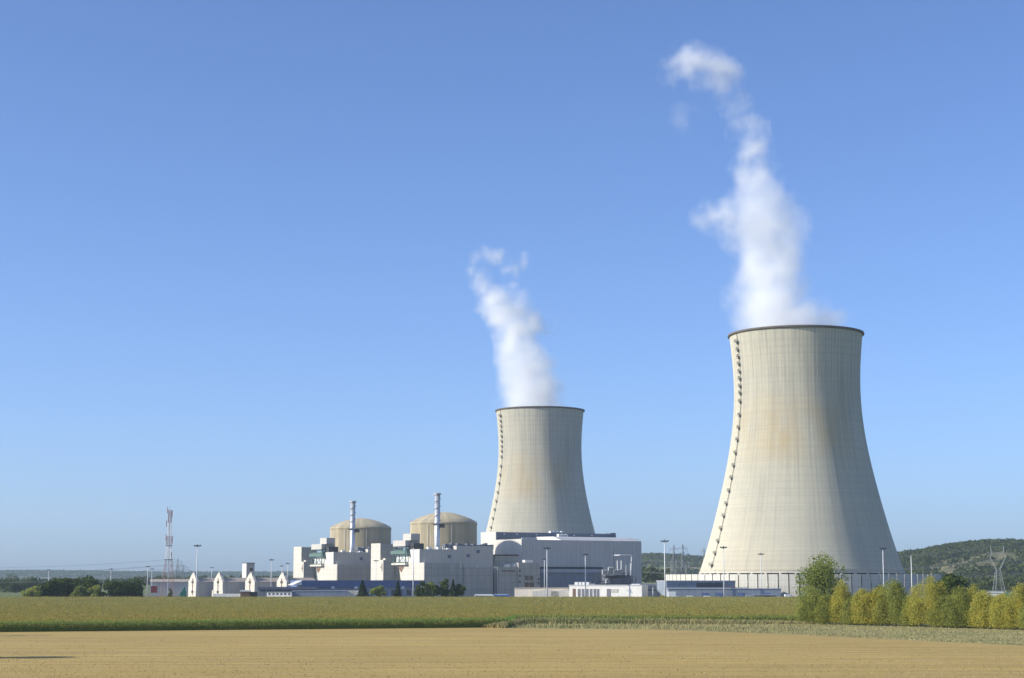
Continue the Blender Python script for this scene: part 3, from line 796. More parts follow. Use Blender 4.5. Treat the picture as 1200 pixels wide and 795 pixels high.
MB().box(-wx - .8, gy0 - 1, g1 - .1, a0 + 1, gy1 - 1, g1 + 4.0).box(-wx + 2, gy0 - 4, g1 + 4.01, a0 - .5, gy0 + 8, g1 + 8.6).build('winch_house', M['cool_grey'], gn)
MB().box(.4, gy0 + 1, g0 + .2, a0 - 1, gy1 - 1, g1 - 6.2).build('hoist_well', M['pale_steel'], gn)
MB().box(-wx - 1, gy0 - 1, g0 - 1.4, -.02, gy1 + 1, g0 - .1).build('balcony', M['cream'], gn)
yc_ = (gy0 + gy1) / 2
MB().prism([(yc_ - 4.5, g0 - 2.6), (yc_ + 4.5, g0 - 2.6), (yc_, g0 - 6.8)], -.16, -.015, 'x').build('hopper_mouth', M['brown'], gn)
two(gn, 'green steel handling gantry on the block before the farther dome', 0, 0)

# ------------------------------------------------------------------ turbine hall
Ch = (7.6, 1268.0); Ch = corner(612, 1268)
wh = tv(752, Ch); zh = Zat(632.5, 1268)
s1 = tu(581, Ch); s2 = tu(571, Ch)
th = thing('turbine_hall', 'long pale grey turbine hall in front of the far cooling tower', 'building', (Ch[0], Ch[1], 0), PHI)
mb = MB(); mb.box(0, 0, 0, wh, s1, zh).build('wall', M['hall_clad'], th)
mb = MB(); mb.box(-.6, .02, 0, -.01, s2, zh + .5).build('end_wall', M['hall_end'], th)
mb = MB(); x0 = tv(640, Ch)
mb.prism([(.8, zh + .02), (12, zh + 2.9), (s1 - .05, zh + 3.2), (s1 - .05, zh + .02)], x0 + 14, wh - .5, 'x').build('roof', M['roof_pale'], th)
mb = MB(); mb.box(0, .4, zh + .01, x0 - 8, 1.0, zh + 1.6).build('parapet', M['roof_pale'], th)
zm = Zat(624, 1310)
Cm = (Ch[0] + ux * s1, Ch[1] + uy * s1); wm = tv(716, Cm)
mb = MB(); mb.box(.01, s1 + .01, 0, wm, s2 + 9, zm).build('roof_monitor', M['roof_dark'], th)
mb = MB(); mb.box(-.6, s1 - 1, zh + .51, -.005, s2 + 9, zm + .2).box(-.6, s2 + .01, 0, -.005, s2 + 8.9, zh + .5).build('monitor_end', M['hall_end'], th)
mb = MB(); mb.box(tv(717, Cm), s1 + 1, zh, tv(723, Cm), s1 + 9, zm + .8).build('lift_house', M['roof_dark'], th)
mb = MB()
for q in (590, 605, 628, 652, 672, 693): mb.box(tv(q, Cm), s1 - .35, zm - 1.9, tv(q, Cm) + 1.3, s1 - .02, zm - 1.2)
mb.build('roof_lamp', M['white_paint'], th)
mb = MB()
for q in (648, 652, 656, 661): mb.box(tv(q, Cm), s1 + 3, zm + .01, tv(q, Cm) + 2.4, s1 + 6, zm + 1.6)
for q in (667, 671, 675): mb.box(tv(q, Ch), 14, zh + 2.9, tv(q, Ch) + 2.2, 17, zh + 5.0)
mb.build('roof_unit', M['pale_steel'], th)
mb = MB()
for k in range(26):
    x_ = k * (wh - .2) / 25; mb.box(x_, -.1, 0, x_ + .16, -.005, zh - .2)
mb.build('cladding_rib', M['cool_grey'], th)
mb = MB()
for k in range(22):
    x_ = x0 - 8 + k * (wh - x0 + 7) / 21; mb.box(x_, .2, zh, x_ + .12, .32, zh + 1.2)
mb.box(x0 - 8, .18, zh + 1.2, wh - .5, .34, zh + 1.32)
mb.build('roof_railing', M['steel'], th)
for q, zz_ in ((645, 652), (668, 658), (690, 655), (715, 647)): MB().box(tv(q, Ch), -.14, Zat(zz_ + 1.5, 1280), tv(q + 4, Ch), -.01, Zat(zz_, 1280)).build('louvre', M['cool_grey'], th)
# annex under the hall front
xa, xb = tv(632, Ch), tv(704, Ch)
zan = Zat(668.5, 1262)
mb = MB(); mb.box(xa, -11, 0, xb, -.02, zan - 1.6).build('annex', M['slate_clad'], th)
mb = MB(); mb.box(xa, -12.2, zan - 1.58, xb, -.02, zan + .9).build('annex_fascia', M['band'], th)
mb = MB(); mb.box(xa, -2.6, zan + .92, xb, -.02, zan + 2.6).build('louvre_band', M['dark'], th)

# electrical building in front of the hall
Ce = corner(584, 1206)
eb = thing('electrical_building', 'grey stepped block with dark windows left of the turbine hall front', 'building', (Ce[0], Ce[1], 0), PHI)
ze = [Zat(664.5, 1206), Zat(651.5, 1222), Zat(659.5, 1213)]
w1, w2, w3 = tv(607, Ce), tv(613, Ce), tv(632, Ce)
mb = MB(); mb.box(0, 0, 0, w1, 12, ze[0]).build('wall', M['warm_grey'], eb)
mb = MB(); mb.box(4, 12.01, 0, w2 + 3, 22, ze[1]).box(3.6, 11.9, ze[1] - .01, w2 + 3, 12.0, ze[1] + .01).build('rear_block', M['warm_grey'], eb)
mb = MB(); mb.box(w1 + .01, -.8, 0, w3, 11.9, ze[2]).build('right_block', M['warm_grey'], eb)
mb = MB(); mb.box(3.6, 11.4, ze[1], w2 + 3.4, 22, ze[1] + .9).build('eaves', M['dark'], eb)
mb = MB(); mb.box(-.7, 0.2, 0, -.01, 8, ze[0] + .1).build('end_wall', M['cream'], eb)
for (a, b_, zc_, m_) in ((614.5, 619, 677.5, 'glass'), (620, 624, 677.5, 'glass'), (614.5, 619, 685.5, 'brown'), (620, 625, 685.5, 'brown')):
    mb = MB(); mb.box(tv(a, Ce), -.95, Zat(zc_ + 2.6, 1210), tv(b_, Ce), -.81, Zat(zc_ - 2.6, 1210)); mb.build('window', M[m_], eb)
for (a, zc_) in ((607.8, 675), (607.8, 682), (607.8, 669), (629.5, 679), (629.5, 683.5)):
    mb = MB(); mb.box(tv(a, Ce), -.95, Zat(zc_ + 1.4, 1210), tv(a + 1.5, Ce), -.81, Zat(zc_ - 1.4, 1210)); mb.build('window', M['glass'], eb)
mb = MB()
for k in range(6): mb.box(3 + k * 1.9, -.12, Zat(670.5, 1206), 4.1 + k * 1.9, -.01, Zat(668, 1206))
mb.build('vent_row', M['brown'], eb)
for a, wq, zz_, yy_ in ((596, 3, ze[0], 2), (604, 4.5, ze[0], 2), (617, 6.5, ze[2], 2)):
    mb = MB(); mb.box(tv(a, Ce), yy_, zz_ + .01, tv(a, Ce) + wq, yy_ + 3.5, zz_ + 1.9); mb.build('roof_unit', M['lit_white'], eb)

# transformer yard
Cy = corner(697, 1240)
ty = thing('transformer_bay', 'cluttered transformer bay with pale pipework before the turbine hall right end', 'transformer', (Cy[0], Cy[1], 0), PHI)
wy = tv(747, Cy); zy0, zy1 = Zat(684, 1240), Zat(674, 1240)
mb = MB(); mb.box(0, 0, 0, wy, 9, zy0).box(9, -1, zy0, wy - 6, 5, zy1).build('base_block', M['roof_dark'], ty)
mb = MB(); r3 = random.Random(5)
for k in range(34):
    x_ = r3.uniform(0, wy); mb.tube((x_, r3.uniform(-3, 8), zy0 - 3), (x_, r3.uniform(-3, 8), zy1 + r3.uniform(-2, 3)), .2, n=4)
for k in range(10):
    z_ = r3.uniform(zy0 - 2, zy1 + 1.5); a = r3.uniform(0, wy * .4); mb.tube((a, -2, z_), (a + r3.uniform(10, wy * .55), -2, z_), .22, n=4)
mb.build('busbar_frame', M['dark'], ty)
for (a, b_, c3, d_) in ((702, 708, 673, 667), (709, 715, 674, 664), (716, 722, 672, 666), (706, 711, 683, 677), (711, 718, 689, 684), (702, 707, 690, 686), (722, 727, 670, 666)):
    mb = MB(); q0, q1 = tv(a, Cy), tv(b_, Cy); n_ = 4; mb.box(q0, -5.2, Zat(c3 - .6, 1236) - .8, q1, -3.4, Zat(c3 - .6, 1236))
    for i_ in range(n_):
        xx_ = q0 + (q1 - q0) * i_ / n_; mb.box(xx_, -5, Zat(c3 - 1, 1236) - r3.uniform(0, 1.5), xx_ + (q1 - q0) / n_ * .55, -3.6, Zat(d_ + 1, 1236) + r3.uniform(-1.5, .5))
    mb.build('cooling_radiator', M['steel'], ty)
mb = MB()
for a, top_, bot_ in ((721, 657, 668), (725.5, 657, 668), (736, 660, 675), (731, 662, 675)):
    mb.tube((tv(a, Cy), -3, Zat(bot_, 1238)), (tv(a, Cy), -3, Zat(top_, 1238)), .42 if a < 730 else .2, n=8)
mb.build('bushing', M['pale_steel'], ty)
pf = MB(); pa, pb = tv(727.5, Cy), tv(741.5, Cy); zt_ = Zat(650.5, 1240)
pf.tube((pa, 1, zt_), (pb, 1, zt_), .5, n=8); pf.tube((pb, 1, zt_), (pb - 1.5, 1, zy0), .38, n=8); pf.tube((pa, 1, zt_), (pa, 8, zt_), .4, n=8)
pf.build('pipe_portal', M['pale_steel'], ty)
mb = MB(); mb.tube((tv(725, Cy), 6, zy0), (tv(725, Cy), 6, Zat(643, 1240)), .35, .12, 6); mb.build('lightning_rod', M['dark'], ty)
mb = MB()
for a in (668, 673, 678, 682): mb.box(tv(a, Cy), -8, 0, tv(a, Cy) + 2, -6, Zat(682.5, 1230))
mb.build('switch_cabinet', M['pale_steel'], ty)

# ------------------------------------------------------------------ low buildings along the field
def lowb(name, label, px0, px1, Y, ang, depth, ytop, mat, cat='building', group=None, z0=0):
    """front from column px0 to px1, corner px0 at distance Y, front turned by ang"""
    C = (Xat(px0, Y), Y); ax, ay = math.cos(ang), math.sin(ang); k = (px1 - 600) / F * c_
    wd = (k * C[1] - C[0]) / (ax - k * ay); z = Zat(ytop, Y)
    r = thing(name, label, cat, (C[0], C[1], 0), ang, group)
    MB().box(0, 0, z0, wd, depth, z).build('wall', mat, r)
    return r, wd, z
# white office
r, wd, z = lowb('site_office', 'long bright white single-storey building at the edge of the corn', 667, 752, 1085, R(-18), 16, 686.5, M['lit_white'])
MB().box(-.3, -.3, z, wd + .3, 16.3, z + .5).build('roof', M['roof_pale'], r)
def wx_(px): 
    k = (px - 600) / F * c_; return (k * r.location.y - r.location.x) / (math.cos(R(-18)) - k * math.sin(R(-18)))
mb = MB(); mb.box(wx_(671), -.16, .3, wx_(674.5), -.01, z - 1.9); mb.build('door', M['brown'], r)
for a, b_ in ((677, 680), (681.5, 684.5), (686, 689.5), (691, 694), (695.5, 698.5), (699.5, 702)):
    MB().box(wx_(a), -.16, .3, wx_(b_), -.01, z - 2.0).build('window', M['office_glass'], r)
MB().box(wx_(711), -.16, .3, wx_(715.5), -.01, z - 2.0).build('gate', M['office_glass'], r)
MB().box(wx_(716.2), -.16, z - 4.3, wx_(724.5), -.01, z - 2.0).build('window', M['cool_grey'], r)
mb = MB()
for a in (672, 676, 680, 685): mb.box(wx_(a), 4, z + .5, wx_(a) + 1.6, 6, z + 2.2)
mb.build('roof_unit', M['pale_steel'], r)
# cream low shed left of it
r, wd, z = lowb('cream_shed', 'low cream shed left of the white single-storey building', 603, 666, 1110, R(-10), 12, 690, M['orange_cabin'])
MB().box(-.3, -.3, z, wd + .3, 12.3, z + .6).build('roof', M['beige_roof'], r)
for a in (.36, .7): MB().prism([(wd * a, 0), (wd * a + 17, 0), (wd * a + 17, z - 1.8), (wd * a + 9, z - .6), (wd * a, z - 1.8)], -6, -.01, 'y').build('lean_to', M['cool_grey'], r)
# grey shed right
r, wd, z = lowb('grey_workshop', 'low slate-grey workshop right of the white single-storey building', 750, 779, 1120, PHI * .6, 14, 687, M['slate_clad'])
MB().box(-.3, -.3, z, wd + .3, 14.3, z + 1.4).build('roof', M['band'], r)
MB().box(1, -.14, z - 3.0, wd - 2, -.01, z - 2.3).build('window_band', M['glass'], r)
# blue store, upper and lower
r, wd, z = lowb('blue_store', 'slate-blue store with a black opening, before the near tower panel wall', 781, 869, 1062, PHI * .35, 22, 681.5, M['slate_clad'])
r_ang = PHI * .35
def wr_(px, r, ang):
    k = (px - 600) / F * c_; return (k * r.location.y - r.location.x) / (math.cos(ang) - k * math.sin(ang))
MB().box(-.3, -.3, z, wd + .3, 22.3, z + .5).build('roof', M['band'], r)
MB().box(wr_(816, r, r_ang), -.2, 3, wr_(846, r, r_ang), -.01, z - 1.0).build('opening', M['glass'], r)
for q in (851, 855, 859): MB().box(wr_(q, r, r_ang), -.2, z - 4.2, wr_(q + 2.2, r, r_ang), -.01, z - 3.2).build('sign_plate', M['red_box'], r)
r, wd, z = lowb('long_blue_shed', 'long low blue-grey shed along the far edge of the corn', 783, 915, 1040, R(1), 14, 690.5, M['slate_clad'])
MB().box(-.3, -.3, z, wd + .3, 14.3, z + .4).build('roof', M['pale_blue_clad'], r)
for q in (822, 838, 864, 894):
    MB().box(wr_(q, r, R(1)), -.15, 0, wr_(q + 8, r, R(1)), -.01, z - 2.2).build('shutter', M['blue_clad'], r)
MB().box(wr_(882, r, R(1)), -3.2, z - 3.7, wr_(906, r, R(1)), -.02, z - 3.3).build('awning', M['pale_blue_clad'], r)
MB().box(wr_(781, r, R(1)) - 2, -.1, z + .42, wd - 20, .1, z + .9).build('gutter', M['steel'], r)

# long blue-banded building before the reactors
Cb = corner(354, 1088)
bb = thing('blue_workshop', 'very long low workshop with a blue upper band before the reactor blocks', 'building', (Cb[0], Cb[1], 0), PHI)
wb = tv(498, Cb); zb1, zb0 = Zat(680.3, 1100), Zat(688.5, 1100)
MB().box(0, 0, zb0, wb, 18, zb1).build('upper_band', M['blue_clad'], bb)
MB().box(1, 1.5, 0, wb - .5, 17.5, zb0 - .01).build('lower_wall', M['pale_blue_clad'], bb)
MB().prism([(-6.5, zb1 - 3), (-.01, zb1 - .2), (-.01, zb1 - 3)], 0.1, 8, 'y').build('sloping_end', M['lit_white'], bb)
mb = MB()
for q in (388, 415, 443, 470, 490): mb.box(tv(q, Cb), -1.2, zb0 - .9, tv(q, Cb) + 1.9, -.05, zb0 + .5)
mb.build('flood_lamp', M['white_paint'], bb)
for q in range(370, 496, 9): MB().box(tv(q, Cb), 1.3, 2, tv(q + 5, Cb), 1.49, zb0 - 1.8).build('window', M['glass'] if (q // 9) % 2 else M['slate_clad'], bb)
# low grey building with a white row
r, wd, z = lowb('flat_roofed_canteen', 'flat dark-blue building with a painted-on wedge of sunlight at its right end', 343, 420, 1045, R(4), 12, 693, M['slate_clad'])
MB().box(-.3, -.3, z, wd + .3, 12.3, z + .35).build('roof', M['band'], r)
MB().prism([(wd - 7, z + .36), (wd, z + .36), (wd, z - 3.5)], -.3, -.01, 'y').build('painted_sun_wedge', M['cream'], r)  # cream plate laid on the wall in place of a sunlit triangle
MB().box(wd + .02, -2, 0, wd + 4, 6, z + .6).build('end_porch', M['pale_blue_clad'], r)
r, wd, z = lowb('cabin_row', 'row of low white site cabins left of the flat dark-blue building', 313, 342, 1043, R(-3), 6, 694.3, M['lit_white'])
MB().box(-.2, -.2, z, wd + .2, 6.2, z + .5).build('roof', M['roof_dark'], r)
for k in range(6): MB().box(1 + k * 2.4, -.1, z - 1.5, 2.2 + k * 2.4, -.01, z - .5).build('window', M['glass'], r)
r, wd, z = lowb('dark_canopy', 'long dark flat canopy behind the white site cabins', 302, 372, 1075, R(8), 16, 688, M['roof_dark'], z0=Zat(691, 1075))
for q in range(8): MB().box(q * wd / 7.2, .4, 0, q * wd / 7.2 + .35, .8, Zat(691, 1075)).build('post', M['steel'], r)
MB().box(.5, 8, 0, wd - .5, 15.9, Zat(691, 1075) - .01).build('rear_wall', M['slate_clad'], r)
# small brown kiosk
r, wd, z = lowb('brown_kiosk', 'small brown kiosk with a white parapet by the third gable', 282, 293, 1045, R(6), 6, 693.5, M['brown'])
MB().box(-.3, -.3, z, wd + .3, 6.3, z + .9).build('parapet', M['lit_white'], r)
MB().box(wd + .02, 1, 0, wd + 4.5, 6, z - .2).build('dark_bay', M['dark'], r)
r, wd, z = lowb('white_kerb_wall', 'low white wall under the second gable from the left', 250, 282, 1046, R(2), 1.2, 696, M['lit_white'], cat='wall')

# four gabled storage halls
gl = [(233, 1196, 'leftmost of the four gabled storage halls, beside the tall floodlight mast'),
      (263, 1180, 'second gabled storage hall from the left with a stepped foot'),
      (300.5, 1168, 'third gabled storage hall from the left, under the square grey tower'),
      (338, 1156, 'rightmost gabled storage hall, next to the reactor blocks')]
def gable_hall(C, wv_, label):
    r = thing('storage_hall', label, 'building', (C[0], C[1], 0), PHI, 'gabled storage halls')
    dp = 15.0; ez = Zat(682, C[1]); rz = Zat(677.2, C[1] + 6)
    MB().box(0, 0, 0, wv_, dp, ez).build('wall', M['slate_clad'] if False else M['cool_grey'], r)
    MB().prism([(-.6, ez + .01), (dp * .5, rz), (dp + .6, ez + .01)], .2, wv_, 'x').build('roof', M['beige_roof'], r)
    gz = Zat(672, C[1])
    prof = [(-.8, 0), (-.8, ez + .2), (dp * .26, gz - 1.6), (dp * .34, gz + .4), (dp * .46, gz + .5), (dp * .60, gz - .4), (dp * .74, gz - 1.9), (dp + .8, ez + .2), (dp + .8, 0)]
    MB().prism(prof, -1.6, -.01, 'x').build('gable', M['cream'], r)
    MB().box(-1.74, dp * .45, 1.5, -1.61, dp * .55, gz - 3.5).build('service_riser', M['brown'], r)
    for z_ in (3.2, ez - 1): MB().box(-1.85, dp * .38, z_, -1.75, dp * .62, z_ + 1.5).build('vent', M['dark'], r)
    return r
for i, (px, Y, lab) in enumerate(gl):
    C = corner(px, Y)
    if i < 3:
        nxt = tv(gl[i + 1][0] + 1, C)
    else: nxt = tv(372, C)
    q = gable_hall(C, nxt, lab)
    if i == 1: MB().box(-1.9, -2.2, 0, 0, -.82, 5).box(-1.9, 15.82, 0, 0, 18, 5).build('foot', M['cream'], q)
# square tower block
Cq = corner(289, 1420)
q = thing('square_tower', 'square grey tower block standing behind the storage halls', 'building', (Cq[0], Cq[1], 0), PHI)
zq = Zat(660.5, 1420); dq = tu(284, Cq); wq = tv(298, Cq)
MB().box(0, 0, 0, wq, dq, zq).build('wall', M['cool_grey'], q)
MB().box(-.4, .02, 0, -.01, dq, zq).build('end_wall', M['hall_end'], q)
MB().box(2.5, -.15, zq - 5.8, wq - 1.5, -.01, zq - 3.8).build('window', M['glass'], q)
MB().box(-.4, -.2, zq + .01, wq + .2, dq, zq + .6).build('parapet', M['dark'], q)
# far right sheds
r, wd, z = lowb('white_shed', 'white shed with a turquoise end seen over the right-hand bushes', 1157, 1176, 1240, R(-8), 14, 695, M['lit_white'])
MB().prism([(-.5, z), (7, z + .9), (14.5, z)], -.3, wd + .3, 'x').build('roof', M['roof_pale'], r)
MB().box(wd + .02, 0, 0, wd + 9, 13, z - .4).build('turquoise_bay', M['green_box'], r)
# left edge: low pale hall and boxes beyond the dark trees
r, wd, z = lowb('pale_hall', 'low pale hall left of the storage halls, under the red and white mast', 176, 226, 1330, PHI * .35, 20, 682, M['cool_grey'])
MB().prism([(-.6, z), (10, z + 2.0), (20.6, z)], -.2, wd + .2, 'x').build('roof', M['beige_roof'], r)
# ------------------------------------------------------------------ containers, vehicles
def container(px, Y, ln, mat, label, ang=0., z0=.15, hh=2.6, w_=2.44, nm='shipping_container', grp=None):
    r = thing(nm, label, 'container', (Xat(px, Y), Y, 0), ang, grp)
    MB().box(0, 0, z0, ln, w_, z0 + hh).build('body', mat, r)
    mb = MB(); k = 0
    x = .2
    while x < ln - .2: mb.box(x, -.04, z0 + .15, x + .12, -.002, z0 + hh - .15); x += .3
    mb.build('corrugation', mat, r)
    mb = MB()
    for x in (0, ln - .12): mb.box(x - .02, -.06, z0 - .1, x + .14, -.041, z0 + hh + .06)
    mb.build('corner_post', M['steel'], r)
    return r
container(177, 1180, 4.4, M['red_box'], 'dull red container beside the foot of the red and white mast', .05, 3.4, 4.6)
def tent(px, Y, label):
    r = thing('green_shelter', label, 'shelter', (Xat(px, Y), Y, 0), .2)
    z = Zat(687.5, Y); MB().prism([(1.5, 0), (5.5, 0), (5.5, z * .6), (4.6, z), (1.5, z * .4)], 0, 6, 'y').build('cover', M['green_box'], r)
    MB().box(5.52, .2, 0, 5.7, 5.8, z * .6).build('front_panel', M['steel'], r)
tent(208, 1080, 'green slanting shelter left of the leftmost storage gable')
def coach(px, Y, ln, label, ang, mat, grp):
    r = thing('parked_coach', label, 'coach', (Xat(px, Y), Y, 0), ang, grp)
    pr = [(0, .45), (ln, .45), (ln, 1.6), (ln - .35, 3.45), (ln - .8, 3.6), (.3, 3.6), (0, 3.3)]
    MB().prism(pr, 0, 2.5, 'y').build('body', mat, r)
    MB().box(.5, -.05, 1.75, ln - .9, -.005, 2.75).build('window_band', M['glass'], r)
    MB().box(.4, .3, 3.61, ln - 1.2, 2.2, 3.8).build('roof', M['white_paint'], r)
    for x in (2.2, ln - 2.6): MB().tube((x, -.02, .5), (x, 2.52, .5), .5, n=14).build('wheel', M['tyre'], r)
coach(556, 1012, 11.5, 'blue and white coach parked behind the corn, the left one of two', .03, M['white_paint'], 'coaches by the corn')
coach(578, 1014, 9.8, 'bright blue coach parked behind the corn, the right one of two', -.02, M['blue_box'], 'coaches by the corn')
def lorry(px, Y, label, ang=0, ln=5.0, hb=4.4, mat='white_paint', grp=None, cabin=True):
    r = thing('parked_lorry', label, 'lorry', (Xat(px, Y), Y, 0), ang, grp)
    MB().box(0, 0, .9, ln, 2.5, hb).build('cargo_box', M[mat], r)
    if cabin:
        MB().prism([(ln + .1, .6), (ln + 2.1, .6), (ln + 2.1, 1.6), (ln + 1.8, 2.7), (ln + .1, 2.8)], .1, 2.4, 'y').build('cab', M[mat], r)
        MB().prism([(ln + .7, 1.65), (ln + 2.0, 1.65), (ln + 1.75, 2.5), (ln + .7, 2.5)], .06, .098, 'y').build('cab_window', M['glass'], r)
    MB().box(.1, .3, .55, ln + 1.9, 2.2, .89).build('chassis', M['dark'], r)
    for x in (1, ln + 1.0): MB().tube((x, 0, .5), (x, 2.5, .5), .5, n=14).build('wheel', M['tyre'], r)
lorry(783, 1012, 'tall white box lorry beside the floodlight mast right of the grey workshop', .05, 4.4, 5.3, grp='lorries along the blue shed')
lorry(805, 1010, 'low white lorry parked before the blue shed, nearer the tall lorry', .0, 3.2, 2.9, grp='lorries along the blue shed', cabin=False)
lorry(825, 1009, 'low white lorry parked before the blue shed, left of the pole of the mast', .0, 3.2, 2.9, grp='lorries along the blue shed', cabin=False)
container(874, 1008, 4.4, M['pale_blue_clad'], 'pale container before the blue-shuttered end of the long shed', 0, .3, 3.0)
lorry(920, 1020, 'white and red lorry at the right end of the long blue shed', .1, 3.4, 3.6, grp='lorries along the blue shed')

def car(px, Y, mat, label, ang):
    r = thing('parked_car', label, 'car', (Xat(px, Y), Y, 0), ang, 'cars parked by the workshop')
    MB().prism([(0, .35), (4.2, .35), (4.2, .8), (3.3, .95), (2.6, 1.42), (1.0, 1.45), (.3, .95), (0, .85)], 0, 1.7, 'y').build('body', M[mat], r)
    MB().prism([(.5, .95), (3.1, .95), (2.5, 1.38), (1.05, 1.4)], -.01, 1.71, 'y').build('window', M['glass'], r)
    for x in (.8, 3.3): MB().tube((x, -.02, .33), (x, 1.72, .33), .33, n=12).build('wheel', M['tyre'], r)

# ------------------------------------------------------------------ floodlight masts
def mast_proto():
    r = thing('floodlight_mast', '', 'lamp mast', (0, 0, 0), 0, 'floodlight masts round the plant')
    MB().tube((0, 0, 0), (0, 0, 30), .36, .2, 10).build('pole', M['pale_steel'], r, smooth=True)
    MB().box(-1.7, -.1, 29.2, 1.7, .1, 29.4).box(-.1, -1.1, 29.0, .1, 1.1, 29.18).box(-.08, -.08, 29.41, .08, .08, 30.2).build('head_frame', M['dark'], r)
    f0 = None
    for i, (x, z, ti) in enumerate(((-1.75, 29.75, .5), (-1.05, 29.55, .2), (-.35, 29.7, 0), (.4, 29.6, -.2), (1.1, 29.55, -.5), (1.75, 29.8, .3), (0, 30.15, 0))):
        if f0 is None:
            f0 = MB().prism([(-.28, -.3), (.28, -.36), (.34, .26), (-.22, .3)], -.2, .2, 'y').build('floodlight', M['dark'], r); o = f0
        else: o = f0.copy(); COL.objects.link(o); o.parent = r
        o.location = (x, -.15, z); o.rotation_euler = (0, ti, i * 1.3)
    return r
mp = mast_proto()
masts = [(231, 639, 1045, 'tall floodlight mast beside the leftmost storage gable'),
         (641, 642, 1060, 'floodlight mast before the left part of the turbine hall'),
         (686, 649.5, 1066, 'floodlight mast rising from the left end of the white single-storey building'),
         (779, 633.5, 1030, 'tallest floodlight mast, beside the white box lorry'),
         (848, 641, 1035, 'floodlight mast in front of the ladder foot of the near cooling tower'),
         (892, 649, 1048, 'floodlight mast before the middle of the near cooling tower'),
         (1035, 642.5, 1040, 'floodlight mast on the shaded right side of the near cooling tower'),
         (1068, 651, 900, 'bare pale mast just right of the near cooling tower'),
         (318, 656, 1150, 'floodlight mast between the third and fourth storage gables'),
         (330, 663.5, 1420, 'small distant floodlight mast left of the rightmost storage gable'),
         (337, 660.5, 1380, 'distant floodlight mast above the rightmost storage gable'),
         (248, 665.5, 1500, 'small distant floodlight mast between the first and second storage gables'),
         (173, 664, 1250, 'left one of two masts beside the red container'),
         (178, 667, 1230, 'right one of two masts beside the red container'),
         (130, 667, 1240, 'distant mast above the gap between the left tree clumps'),
         (57, 668, 1400, 'faint distant mast near the left edge of the picture'),
         (440.5, 657, 1120, 'thin floodlight mast before the stair tower between the domes'),
         (484.5, 640, 1045, 'mast standing before the cream end of the nearer reactor block'),
         (638, 655, 1180, 'short distant mast just left of the turbine hall mast'),
         (765, 688, 1030, 'short lamp post before the grey workshop')]
for i, (px, py, Y, lab) in enumerate(masts):
    z = Zat(py - .7, Y); s = z / 30.3
    m = mp if i == 0 else copy_tree(mp)
    m.location = (Xat(px, Y, z * .5 + H * .5), Y, 0); m.scale = (max(s, .75), max(s, .75), s); m.rotation_euler = (0, 0, random.uniform(-.3, .3)); m['label'] = lab
    if px == 1068:
        for ch in list(m.children):
            if ch.name.startswith('floodlight'): bpy.data.objects.remove(ch)

# ------------------------------------------------------------------ lattice mast and pylons
def lattice(mb, prof, r=.14, sides=4, cx=0, cy=0, brace=True):
    """prof: (z, halfwidth)"""
    def cs(z, h): return [Vector((cx + sx * h, cy + sy * h, z)) for sx, sy in ((-1, -1), (1, -1), (1, 1), (-1, 1))]
    for (za, ha), (zb_, hb) in zip(prof[:-1], prof[1:]):
        A, B = cs(za, ha), cs(zb_, hb)
        for i in range(4):
            j = (i + 1) % 4
            mb.tube(A[i], B[i], r, n=4)
            if brace:
                mb.tube(A[i], B[j], r * .6, n=3); mb.tube(A[j], B[i], r * .6, n=3)
            mb.tube(B[i], B[j], r * .6, n=3)
YM = 1210
rm = thing('radio_mast', 'tall red and white lattice radio mast left of the storage halls', 'mast', (Xat(197, YM), YM, 0))
zz = lambda py: Zat(py, YM)
secs = [((692, 4.4), (656, 2.0), 'red_paint', 5), ((656, 2.0), (640, 1.55), 'white_paint', 4), ((640, 1.75), (629, 1.6), 'red_paint', 3), ((629, 1.2), (613, 1.0), 'white_paint', 4), ((613, 1.1), (598, .95), 'red_paint', 4)]
for (ya, ha), (yb, hb), m_, n_ in secs:
    mb = MB(); za = 0 if ya == 692 else zz(ya); zb_ = zz(yb)
    lattice(mb, [(za + (zb_ - za) * i / n_, ha + (hb - ha) * i / n_) for i in range(n_ + 1)], .11)
    mb.build('mast_section', M[m_], rm)
mb = MB(); mb.box(-2.5, -2.5, zz(656) - .2, 2.5, 2.5, zz(656) + .2).box(-1.9, -1.9, zz(640), 1.9, 1.9, zz(640) + .3).build('platform', M['dark'], rm)
mb = MB()
for (x_, py_) in ((-2.2, 634), (2.3, 636), (1.7, 606), (-1.6, 602), (2.0, 655), (-2.1, 618)): mb.tube((x_, -.8, zz(py_)), (x_, -.8, zz(py_) + 4.5), .3, n=6)
mb.build('antenna', M['red_paint'], rm)
MB().tube((0, 0, zz(598)), (0, 0, zz(593)), .1, n=5).build('lightning_rod', M['steel'], rm)
MB().tube((0, 0, 0), (0, 0, zz(600)), .28, n=6).build('cable_run', M['steel'], rm)

